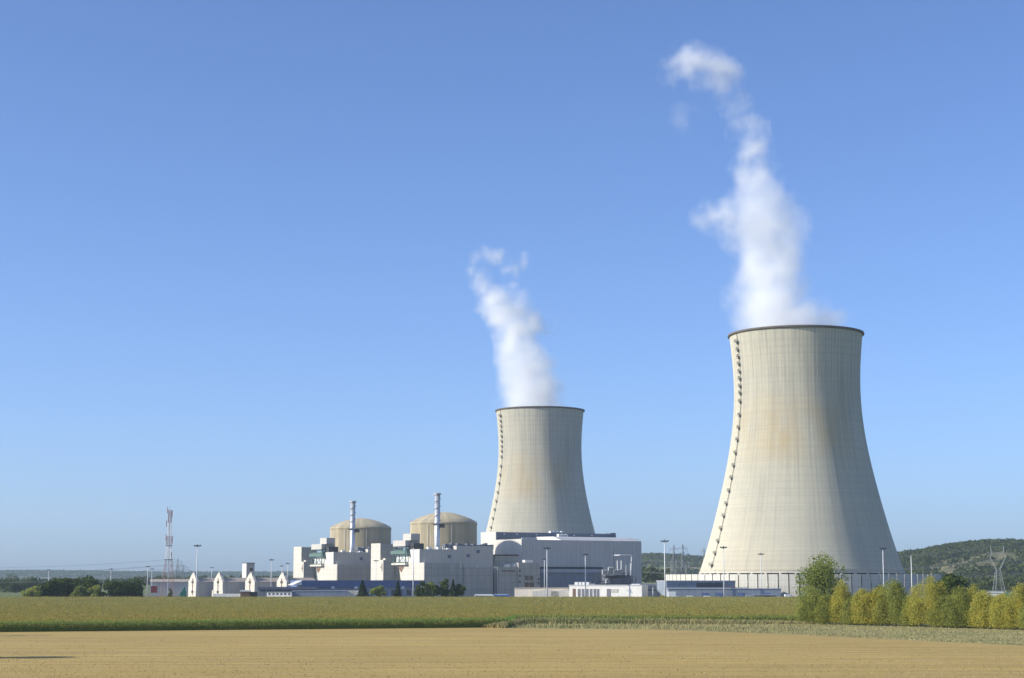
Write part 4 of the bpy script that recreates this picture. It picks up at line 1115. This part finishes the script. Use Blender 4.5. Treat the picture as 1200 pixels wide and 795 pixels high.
def cat_pylon(px, Y, top, label, s=1.0, rz=.1):
    """flat-topped pylon: splayed base, waist, V-shaped window with a crossbeam and two peaks"""
    h = Zat(top, Y); r = thing('power_pylon', label, 'pylon', (Xat(px, Y), Y, 0), rz, 'power pylons')
    mb = MB(); zw = h * .52
    lattice(mb, [(0, 4.6 * s), (h * .14, 3.6 * s), (h * .28, 2.8 * s), (h * .40, 2.2 * s), (zw, 1.5 * s)], .17 * s)
    mb.build('base', M['pylon'], r)
    mb = MB(); k = 6.2 * s; zt_ = h * .86; zb_ = h * .7
    for sx in (-1, 1):
        for sy in (-1, 1):
            pts = [(sx * 1.5 * s, sy * 1.3 * s, zw), (sx * k, sy * .9 * s, zb_ + 2), (sx * (k - 1.0 * s), sy * .7 * s, zt_), (sx * (k - .6 * s), 0, h)]
            for a, b_ in zip(pts[:-1], pts[1:]): mb.tube(a, b_, .14 * s, n=4)
        for i in range(6):
            f0_, f1_ = i / 6, (i + 1) / 6
            def q(f, sy): return (sx * (1.5 * s + (k - 1.5 * s) * f), sy * 1.1 * s, zw + (zb_ + 2 - zw) * f)
            mb.tube(q(f0_, -1), q(f1_, 1), .1 * s, n=3); mb.tube(q(f0_, 1), q(f1_, -1), .1 * s, n=3)
    mb.build('window_frame', M['pylon'], r)
    mb = MB()
    for z_, e in ((zt_, 9.5), (zt_ - 2 * s, 8.2)):
        for sy in (-1, 1): mb.tube((-e * s, 0, zt_ - .3), (-(k - 1.2 * s), sy * .7 * s, z_), .14 * s, n=4); mb.tube((e * s, 0, zt_ - .3), ((k - 1.2 * s), sy * .7 * s, z_), .14 * s, n=4); mb.tube((-(k - 1 * s), sy * .7 * s, z_), ((k - 1 * s), sy * .7 * s, z_), .14 * s, n=4)
    for i in range(10):
        x0_ = -(k - 1 * s) + i * (2 * k - 2 * s) / 10; x1_ = x0_ + (2 * k - 2 * s) / 10
        mb.tube((x0_, 0, zt_), (x1_, 0, zt_ - 2 * s), .09 * s, n=3); mb.tube((x1_, 0, zt_), (x0_, 0, zt_ - 2 * s), .09 * s, n=3)
    mb.build('crossarm', M['pylon'], r)
    mb = MB()
    for x_ in (-9.4 * s, 0, 9.4 * s): mb.tube((x_, 0, zt_ - (2.1 * s if x_ == 0 else .4)), (x_, 0, zt_ - 5.2 * s), .16 * s, n=5)
    mb.build('insulator', M['glass'], r)
    return r, [(x_, zt_ - 5.2 * s) for x_ in (-9.4 * s, 0, 9.4 * s)] + [(-(k - .6 * s), h), ((k - .6 * s), h)]
def tree_pylon(px, Y, top, label, s=1.0, rz=.3):
    h = Zat(top, Y); r = thing('power_pylon', label, 'pylon', (Xat(px, Y), Y, 0), rz, 'power pylons')
    mb = MB(); lattice(mb, [(0, 3.6 * s), (h * .2, 2.7 * s), (h * .38, 2.1 * s), (h * .54, 1.5 * s), (h * .7, 1.1 * s), (h * .85, .8 * s), (h, .15)], .16 * s)
    mb.build('body', M['pylon'], r)
    for f, e in ((.64, 6.5), (.78, 8), (.9, 5)):
        mb = MB()
        for sx in (-1, 1):
            for sy in (-1, 1): mb.tube((sx * .8 * s, sy * .8 * s, h * f), (sx * e * s, 0, h * f + .3), .13 * s, n=4)
            mb.tube((sx * .8 * s, 0, h * f + 2 * s), (sx * e * s, 0, h * f + .3), .13 * s, n=4)
            mb.tube((sx * e * s, 0, h * f + .3), (sx * e * s, 0, h * f - 2.4 * s), .14 * s, n=4)
        mb.build('crossarm', M['pylon'], r)
    return r, [(sx * e * s, h * f - 2.4 * s) for f, e in ((.64, 6.5), (.78, 8), (.9, 5)) for sx in (-1, 1)] + [(0, h)]
def att(pp):
    r, A = pp; a = r.rotation_euler.z
    return [Vector((r.location.x + x * math.cos(a), r.location.y + x * math.sin(a), z)) for x, z in A]
def wires(A, B, sag, label, rad_=.1):
    mb = MB()
    for a, b_ in zip(A, B):
        pv = a
        for i in range(1, 15):
            f = i / 14; q = a.lerp(b_, f); q.z -= sag * 4 * f * (1 - f); mb.tube(pv, q, rad_, n=3); pv = q
    return tag(mb.build('power_line', M['pylon']), label, 'cables')
pc = cat_pylon(1170, 1420, 640, 'large wide-headed pylon against the wooded hill at the right', 1.0, .08)
pd = cat_pylon(1480, 1700, 640, 'wide-headed pylon beyond the right edge of the picture', 1.0, .08)
p1 = tree_pylon(790, 1650, 638.5, 'left one of two slim pylons beside the near cooling tower', .9)
p2 = tree_pylon(800.5, 1560, 637.5, 'right one of two slim pylons beside the near cooling tower', .9)
p3 = tree_pylon(825.5, 2500, 642, 'faint pylon half hidden by the left edge of the near cooling tower', 1.1)
p4 = tree_pylon(207.5, 1500, 655, 'slim pylon just right of the red and white mast', .8, .1)
p5 = tree_pylon(94, 3100, 667.5, 'tiny faint pylon behind the left clump of dark trees', 1.0, .1)
p6 = tree_pylon(214, 1900, 662, 'farther small pylon next to the slim pylon by the mast', 1.1, .1)
wires(att(pc), [v_ + Vector((-300, 180, -8)) for v_ in att(pc)], 9, 'cables hanging from the large pylon towards the cooling tower', .1)
wires(att(pc), att(pd), 9, 'cables running from the large pylon out to the right', .1)
wires(att(p2), att(p3), 14, 'cables from the slim pylons back to the faint pylon', .08)
wires(att(p4), [v_ + Vector((-330, -40, -2)) for v_ in att(p4)], 7, 'cables running left from the slim pylon behind the mast', .1)
# switchyard steelwork between the pylons
sg = thing('switchyard_frame', 'low steel switchyard frames between the two slim pylons and the panel wall', 'steel frame', (Xat(796, 1480), 1480, 0))
mb = MB()
for k in range(7):
    x_ = -7 + k * 2.6; hgt_ = Zat(655 + (k * 5) % 9, 1480)
    lattice(mb, [(0, .7), (hgt_ * .33, .6), (hgt_ * .66, .5), (hgt_, .4)], .1, cx=x_, cy=k * 3 % 7)
for z_ in (18, 22): mb.tube((-7, 0, z_), (8.6, 4, z_), .25, n=4)
mb.build('portal', M['pylon'], sg)

# ------------------------------------------------------------------ trees
M['dark_leaf'] = foliage('dark_tree_leaf', (.022, .042, .007), (.055, .09, .014), (.10, .14, .024), .25)
M['mid_leaf'] = foliage('green_tree_leaf', (.11, .15, .03), (.22, .27, .06), (.31, .34, .09), .42)
M['yellow_leaf'] = foliage('willow_leaf', (.27, .28, .055), (.42, .40, .09), (.52, .46, .08), .45)
M['olive_leaf'] = foliage('olive_bush_leaf', (.16, .20, .04), (.28, .31, .08), (.36, .36, .08), .45)
M['needle'] = foliage('conifer_needles', (.012, .028, .012), (.03, .05, .018), (.05, .075, .025), .1)
def trunk(root, h, r0, rr, n_limb=5, spread=.3, stems=1):
    mb = MB()
    for s in range(stems):
        ox = rr.normal(0, .35) if stems > 1 else 0; oy = rr.normal(0, .35) if stems > 1 else 0
        p = Vector((ox, oy, 0)); k = 5; pts = [p]
        for i in range(k):
            p = p + Vector((rr.normal(0, .035) * h + ox * .35, rr.normal(0, .035) * h + oy * .35, h * .8 / k)); pts.append(p)
        for i in range(k): mb.tube(pts[i], pts[i + 1], r0 * (1 - i / (k + .5)), r0 * (1 - (i + 1) / (k + .5)), 7)
        for i in range(n_limb):
            j = rr.integers(1, k); a = rr.uniform(0, 2 * PI); L_ = h * spread * rr.uniform(.6, 1.1)
            m_ = pts[j] + Vector((math.cos(a) * L_ * .5, math.sin(a) * L_ * .5, L_ * .4)); e_ = m_ + Vector((math.cos(a) * L_ * .4, math.sin(a) * L_ * .4, L_ * .5))
            rl = r0 * (1 - j / (k + .5)) * .55
            mb.tube(pts[j], m_, rl, rl * .6, 5); mb.tube(m_, e_, rl * .6, rl * .2, 5)
    return mb.build('trunk', M['bark'], root)
def tree(kind, label, px, Y, top, wpx, mat, seed, nleaf, leaf, cat='tree', name=None, group=None, base=.18, clumps=16):
    rr = np.random.default_rng(seed)
    h = Zat(top, Y); wd = wpx / F * Y / 2
    root = thing(name or 'tree', label, cat, (Xat(px, Y), Y, 0), rr.uniform(0, 6), group)
    C = []
    if kind == 'conifer':
        t_ = rr.uniform(0, 1, nleaf) ** 1.2; a = rr.uniform(0, 2 * PI, nleaf); tier = (1 - t_) * (.75 + .35 * np.abs(np.sin(t_ * 26)))
        q = wd * tier * rr.uniform(.55, 1.05, nleaf) + .1
        C = np.column_stack([np.cos(a) * q, np.sin(a) * q, h * (.06 + .94 * t_) - q * .25])
        trunk(root, h, max(.18, h * .018), rr, 2, .08)
        up, el = 0, 1.2
    elif kind == 'willow':
        # upright feathery sprays rising and arching from the stool
        ns = clumps; per = nleaf // ns
        for k in range(ns):
            a = rr.uniform(0, 2 * PI); rad_ = wd * math.sqrt(rr.uniform(0, 1)) * .95; hh = h * math.sqrt(max(.06, 1 - .88 * (rad_ / wd) ** 2)) * rr.uniform(.88, 1.02)
            f = rr.uniform(.03, 1, per) ** .75
            cx_, cy_ = math.cos(a) * rad_, math.sin(a) * rad_
            sp = wd * .17 * (1.2 - .75 * f) + .10
            C.append(np.column_stack([cx_ * (.72 + .3 * np.sin(f * 2.6)) + rr.normal(0, 1, per) * sp, cy_ * (.72 + .3 * np.sin(f * 2.6)) + rr.normal(0, 1, per) * sp, hh * f + rr.normal(0, .12, per)]))
        C = np.vstack(C); trunk(root, h * .8, max(.09, h * .012), rr, 3, .16, 4); up, el = .2, 1.5
    else:
        per = nleaf // clumps
        for k in range(clumps):
            d = rr.normal(size=3); d /= np.linalg.norm(d); d *= rr.uniform(.35, .92) if k else 0
            cc = np.array([d[0] * wd * .8, d[1] * wd * .8, h * (base + (1 - base) * .5) + d[2] * h * (1 - base) * .40])
            cr = wd * rr.uniform(.26, .46); q = rr.normal(size=(per, 3)); q /= np.linalg.norm(q, axis=1)[:, None]
            q *= (rr.uniform(.25, 1.0, per) ** .45)[:, None] * cr * np.array([1, 1, min(1.0, .8 * h * (1 - base) / (2 * wd) + .2)])
            q[:, 2] *= .85
            C.append(cc + q)
        C = np.vstack(C); C[:, 2] = np.clip(C[:, 2], .1, h); trunk(root, h * .85, max(.2, h * .022), rr, 7, .3); up, el = 0, 1.2
    V = leaf_quads(C, leaf, rr, up, el)
    npmesh('crown', V, quads(len(C)), mat, root)
    return root

# bush row at the right
gb = 'feathery bushes along the field edge'
bushes = [(950, 691, 26, 478, 'olive_leaf', 'grey-green feathery bush at the left end of the row'),
          (968, 700, 22, 474, 'olive_leaf', 'dark shaded bush under the tall tree'),
          (986, 683, 19, 470, 'yellow_leaf', 'slim yellow-green bush right of the tall tree trunk'),
          (998, 703, 17, 466, 'olive_leaf', 'low bush right of the slim yellow-green one'),
          (1012, 692.5, 24, 462, 'yellow_leaf', 'rounded yellow-green bush left of the shaded mast'),
          (1030, 690, 22, 460, 'yellow_leaf', 'pale yellow bush just left of the shaded floodlight mast foot'),
          (1046, 683, 28, 456, 'olive_leaf', 'tall green-yellow bush right of the shaded mast foot'),
          (1066, 702, 20, 452, 'olive_leaf', 'low bush in the gap before the bare pale mast'),
          (1089, 678.5, 40, 446, 'yellow_leaf', 'largest golden bush, left of the dark round tree'),
          (1106, 702, 24, 440, 'olive_leaf', 'short green bush at the foot of the largest golden bush'),
          (1125, 692, 28, 437, 'olive_leaf', 'grey-green bush below the dark round tree'),
          (1141, 690, 20, 444, 'yellow_leaf', 'narrow upright bush behind its neighbours, right of the dark round tree'),
          (1154, 695.5, 26, 431, 'yellow_leaf', 'bright yellow bush below the large pylon'),
          (1174, 699, 26, 426, 'yellow_leaf', 'rounded golden bush right of the bright yellow one'),
          (1194, 688, 24, 421, 'yellow_leaf', 'golden bush cut by the right edge of the picture'),
          (1218, 694, 30, 414, 'olive_leaf', 'green bush beyond the right edge of the picture'),
          (1246, 690, 30, 408, 'yellow_leaf', 'yellow bush ending the row beyond the right edge')]
for i, (px, top, wpx, Y, m_, lab) in enumerate(bushes):
    tree('willow', lab, px, Y, top - 5.5, wpx * 1.42, M[m_], 100 + i, int(9000 + wpx * 480), .18, 'bush', 'willow_bush', gb, clumps=60)
tree('broad', 'tall loose-crowned green tree before the near cooling tower', 967, 515, 644.5, 78, M['mid_leaf'], 61, 8600, .40, clumps=40, base=.14, name='broadleaf_tree')
tree('broad', 'dark round tree behind the bushes at the right', 1115, 640, 669, 52, M['dark_leaf'], 63, 6500, .62, clumps=22, base=.08, name='broadleaf_tree')
tree('broad', 'small dark tree behind the bushes at the shaded mast foot', 1031, 760, 683, 30, M['dark_leaf'], 64, 2200, .6, clumps=12, base=.05, name='broadleaf_tree')
tree('broad', 'small dark shrub left of the first bush, at the corn edge', 929, 486, 722, 18, M['mid_leaf'], 65, 700, .3, 'bush', clumps=8, base=.0, name='field_shrub')
tree('broad', 'low sprawling shrub in the corn edge farther left', 908, 520, 720, 16, M['mid_leaf'], 66, 600, .3, 'bush', clumps=8, base=.0, name='field_shrub')
# left clumps
gt = 'dark trees at the left behind the corn'
for i, (px, top, wpx, Y, m_, lab) in enumerate([
    (60, 676, 30, 1010, 'dark_leaf', 'sloping left tree of the big dark clump'),
    (76, 670, 32, 1020, 'dark_leaf', 'tallest left tree of the big dark clump'),
    (92, 668, 34, 1030, 'dark_leaf', 'tallest middle tree of the big dark clump'),
    (106, 671.5, 26, 1015, 'dark_leaf', 'right tree of the big dark clump'),
    (132, 676, 26, 1012, 'dark_leaf', 'left tree of the smaller dark clump'),
    (151, 675, 30, 1020, 'dark_leaf', 'right tree of the smaller dark clump'),
    (163, 681, 16, 1018, 'dark_leaf', 'low tree ending the smaller dark clump'),
    (96, 683, 20, 1002, 'mid_leaf', 'light green bush before the big dark clump'),
    (112, 685, 20, 1002, 'olive_leaf', 'olive bush at the right foot of the big dark clump'),
    (40, 685, 26, 1003, 'olive_leaf', 'yellow-green bush left of the big dark clump'),
    (6, 671.5, 30, 1700, 'dark_leaf', 'hazy dark tree at the left edge of the picture'),
    (37, 675, 22, 1800, 'dark_leaf', 'hazy round tree between the left edge and the big clump'),
    (20, 678, 20, 1650, 'dark_leaf', 'hazy low tree near the left edge')]):
    tree('broad', lab, px, Y, top, wpx * 1.28, M[m_], 200 + i, 4200, .8, clumps=18, base=-.15, name='broadleaf_tree', group=gt)
# trees before the reactors
gc = 'trees before the reactor blocks'
tree('conifer', 'spreading dark conifer before the blue workshop', 425, 1006, 680.5, 19, M['needle'], 301, 1500, .8, name='conifer_tree', group=gc)
tree('broad', 'round bright green tree before the blue workshop', 443.5, 1002, 684.5, 21, M['mid_leaf'], 302, 1600, .7, clumps=12, base=.05, name='broadleaf_tree', group=gc)
tree('conifer', 'slim pointed conifer right of the round green tree', 466.5, 1004, 681, 11, M['needle'], 303, 1300, .7, name='conifer_tree', group=gc)
for i, (px, top, wpx, m_, k_, lab) in enumerate([
    (492, 678.5, 13, 'dark_leaf', 'broad', 'leftmost tree of the dark grove before the nearer reactor block'),
    (503, 677.5, 15, 'mid_leaf', 'broad', 'second tree from the left in the dark grove'),
    (512, 680, 13, 'dark_leaf', 'broad', 'third tree from the left in the dark grove, lower than its neighbours'),
    (522, 675.5, 17, 'dark_leaf', 'broad', 'tallest tree in the dark grove'),
    (531, 679.5, 11, 'needle', 'conifer', 'pointed conifer in the dark grove, right of its tallest tree'),
    (539, 682, 16, 'dark_leaf', 'broad', 'rightmost broad tree of the dark grove')]):
    tree(k_, lab, px, 1004 + 3 * (i % 2), top, wpx * 1.15, M[m_], 320 + i, 2000, .65, clumps=14, base=-.12, name='conifer_tree' if k_ == 'conifer' else 'broadleaf_tree', group=gc)
tree('broad', 'small yellow-green shrub at the foot of the tallest floodlight mast', 776.5, 1001, 694, 7, M['yellow_leaf'], 350, 500, .5, 'bush', clumps=8, base=-.1, name='yard_shrub')
tree('broad', 'tiny green shrub left of the leftmost storage gable', 200, 1003, 687, 9, M['dark_leaf'], 351, 500, .5, 'bush', clumps=8, base=-.1, name='yard_shrub')
# two trees just outside the frame whose shadows reach in over the stubble
tree('broad', 'slim tree outside the left edge whose shadow crosses the stubble', -52, 268, 684, 66, M['dark_leaf'], 401, 5000, .5, clumps=16, base=.1, name='broadleaf_tree')
tree('broad', 'smaller tree outside the left edge near the corn', -60, 372, 676, 28, M['dark_leaf'], 402, 2200, .5, clumps=12, base=.1, name='broadleaf_tree')

# ------------------------------------------------------------------ steam
def plume(name, label, Yd, blobs, dens, seed, warp=1.0):
    B = []
    for px, py, rx, ry, pk in blobs:
        z = Zat(py, Yd); dep = Yd * c_ + (z - H) * s_
        B.append(((px - 600) / F * dep, Yd, z, 1.13 * rx / F * dep, (1.4 if pk >= .95 else 1.13) * ry / F * dep / .98, pk))
    # hull: union of the same ellipsoids, voxel remeshed
    bm_v, bm_f = [], []
    mb = MB()
    for x, y, z, a, b_, pk in B:
        n1, n2 = 14, 9; rings = []; off = len(mb.v); k = 1.08 if pk > .6 else 1.0
        vs = [(x, y, z - b_ * k)]
        for j in range(1, n2):
            th_ = PI * j / n2
            for i in range(n1):
                ph = 2 * PI * i / n1; vs.append((x + a * k * math.sin(th_) * math.cos(ph), y + a * k * math.sin(th_) * math.sin(ph), z - b_ * k * math.cos(th_)))
        vs.append((x, y, z + b_ * k)); e = len(vs) - 1
        fs = [(0, 1 + (i + 1) % n1, 1 + i) for i in range(n1)]
        for j in range(n2 - 2):
            for i in range(n1): fs.append((1 + j * n1 + i, 1 + j * n1 + (i + 1) % n1, 1 + (j + 1) * n1 + (i + 1) % n1, 1 + (j + 1) * n1 + i))
        fs += [(e, 1 + (n2 - 2) * n1 + i, 1 + (n2 - 2) * n1 + (i + 1) % n1) for i in range(n1)]
        mb.add(vs, fs)
    t = NT(name + '_vapour'); p = t.pos()
    def vnoise(vec, sc, det):
        nd = t.n('ShaderNodeTexNoise'); nd.inputs['Scale'].default_value = sc; nd.inputs['Detail'].default_value = det; nd.inputs['Roughness'].default_value = .55
        t.l(vec, nd.inputs['Vector']); return nd
    def vm(op, a, b_=None, sc=None):
        nd = t.n('ShaderNodeVectorMath'); nd.operation = op
        for i, q in enumerate((a, b_)):
            if q is None: continue
            if isinstance(q, tuple): nd.inputs[i].default_value = q
            else: t.l(q, nd.inputs[i])
        if sc is not None: nd.inputs['Scale'].default_value = sc
        return nd
    k = Yd / 1143.0
    w1_ = vm('SCALE', vm('SUBTRACT', vnoise(vm('ADD', p, (seed * 91., 0, seed * 37.)).outputs[0], .016 / k, 2).outputs['Color'], (.5, .5, .5)).outputs[0], sc=42 * k * warp)
    w2_ = vm('SCALE', vm('SUBTRACT', vnoise(vm('ADD', p, (seed * 13., 5, 0)).outputs[0], .07 / k, 3).outputs['Color'], (.5, .5, .5)).outputs[0], sc=26 * k * warp)
    pw = vm('ADD', vm('ADD', p, w1_.outputs[0]).outputs[0], w2_.outputs[0]).outputs[0]
    f = None
    for x, y, z, a, b_, pk in B:
        d = vm('LENGTH', vm('MULTIPLY', vm('SUBTRACT', pw, (x, y, z)).outputs[0], (1 / a, 1 / a, 1 / b_)).outputs[0]).outputs['Value']
        q = t.math('MULTIPLY_ADD', d, -pk, pk)
        f = q if f is None else t.math('SMOOTH_MAX', f, q, .22)
    er = t.ramp(vnoise(p, .06 / k, 6).outputs['Fac'], .3, .7, 0, .34)
    g = t.math('SUBTRACT', f, er)
    dn = t.math('MULTIPLY', t.math('POWER', t.ramp(g, .0, .9), 1.5), dens)
    vol = t.n('ShaderNodeVolumePrincipled'); vol.inputs['Color'].default_value = (.995, .998, 1, 1); vol.inputs['Anisotropy'].default_value = 0
    t.l(dn, vol.inputs['Density']); t.l(vol.outputs[0], t.out.inputs['Volume'])
    o = mb.build(name, t.m)
    md = o.modifiers.new('merge', 'REMESH'); md.mode = 'VOXEL'; md.voxel_size = 3.0 * k
    dg = bpy.context.evaluated_depsgraph_get(); me2 = bpy.data.meshes.new_from_object(o.evaluated_get(dg))
    o.modifiers.clear(); o.data = me2
    if not me2.materials: me2.materials.append(t.m)
    return tag(o, label, 'steam')
plume('steam_plume', 'tall white steam plume curling left from the near cooling tower', 1143, [
    (924, 405, 70, 30, 1.15), (918, 380, 64, 34, 1.05), (904, 348, 52, 40, 1.0), (964, 380, 44, 22, .92), (898, 315, 48, 44, 1.0), (897, 283, 49, 42, 1.0),
    (893, 255, 52, 38, .95), (848, 256, 36, 26, .75), (893, 230, 42, 36, .95), (886, 204, 34, 32, .9), (880, 178, 26, 30, .85), (876, 152, 24, 26, .75),
    (862, 124, 19, 26, .58), (856, 102, 26, 24, .62), (844, 84, 36, 27, .85), (820, 76, 38, 25, .9), (797, 84, 28, 20, .68), (795, 60, 16, 14, .45)], .125, 1)
plume('steam_wisp', 'small detached wisp of steam under the curled top of the tall plume', 1143, [(800, 143, 24, 20, .8), (790, 138, 18, 14, .7), (807, 150, 14, 13, .7)], .028, 3, .9)
plume('steam_plume', 'shorter white steam plume leaning left from the far cooling tower', 1703, [
    (626, 488, 48, 20, 1.15), (622, 468, 46, 28, 1.1), (618, 440, 38, 30, 1.0), (613, 412, 31, 30, 1.0), (611, 388, 31, 27, .98), (630, 378, 28, 21, .8), (644, 386, 15, 12, .5),
    (600, 362, 34, 24, .95), (580, 346, 30, 22, .9), (564, 332, 20, 20, .8), (555, 314, 14, 17, .58), (565, 299, 20, 12, .5), (585, 297, 20, 12, .62), (598, 312, 15, 20, .55), (612, 306, 14, 12, .56)], .17, 2, .8)

# ------------------------------------------------------------------ haze
HZ = 4.8e-5
t = NT('haze'); vol = t.n('ShaderNodeVolumePrincipled'); vol.inputs['Density'].default_value = HZ
vol.inputs['Color'].default_value = (.66, .82, 1.0, 1); vol.inputs['Anisotropy'].default_value = .1
t.l(vol.outputs[0], t.out.inputs['Volume'])
o = MB().box(-9100, -500, -1.5, 9100, 11700, 455).build('haze', t.m)
tag(o, 'thin pale blue haze over the whole plain', 'haze', kind='stuff')

# ------------------------------------------------------------------ fittings hang from the part they sit on
HOSTS = {'window': ('right_block', 'wall', 'lower_wall'), 'door': ('wall', 'front_block'), 'louvre': ('wall', 'right_block'), 'louvre_house': ('upper_block',),
         'cladding_rib': ('wall',), 'vent_row': ('wall', 'fuel_store'), 'roof_railing': ('dome', 'upper_block', 'wall'), 'conduit': ('wall',), 'strake': ('flue',),
         'crown_platform': ('flue',), 'floodlight': ('head_frame',), 'ladder_landing': ('ladder',), 'roof_lamp': ('roof_monitor',), 'service_riser': ('gable',),
         'vent': ('gable',), 'hopper_mouth': (), 'shutter': ('wall',), 'opening': ('wall',), 'window_band': ('wall', 'body'), 'corrugation': ('body',),
         'corner_post': ('body',), 'cab_window': ('cab',), 'flood_lamp': ('upper_band',), 'door_slot': ('wall',), 'insulator': ('crossarm',), 'gate': ('wall',)}
for root in [o for o in S.objects if o.type == 'EMPTY' and o.parent is None]:
    kids = list(root.children)
    for ch in kids:
        hosts = HOSTS.get(ch.name.split('.')[0], ())
        for h_ in hosts:
            c_h = [k_ for k_ in kids if k_.name.split('.')[0] == h_]
            if c_h: ch.parent = c_h[0]; break
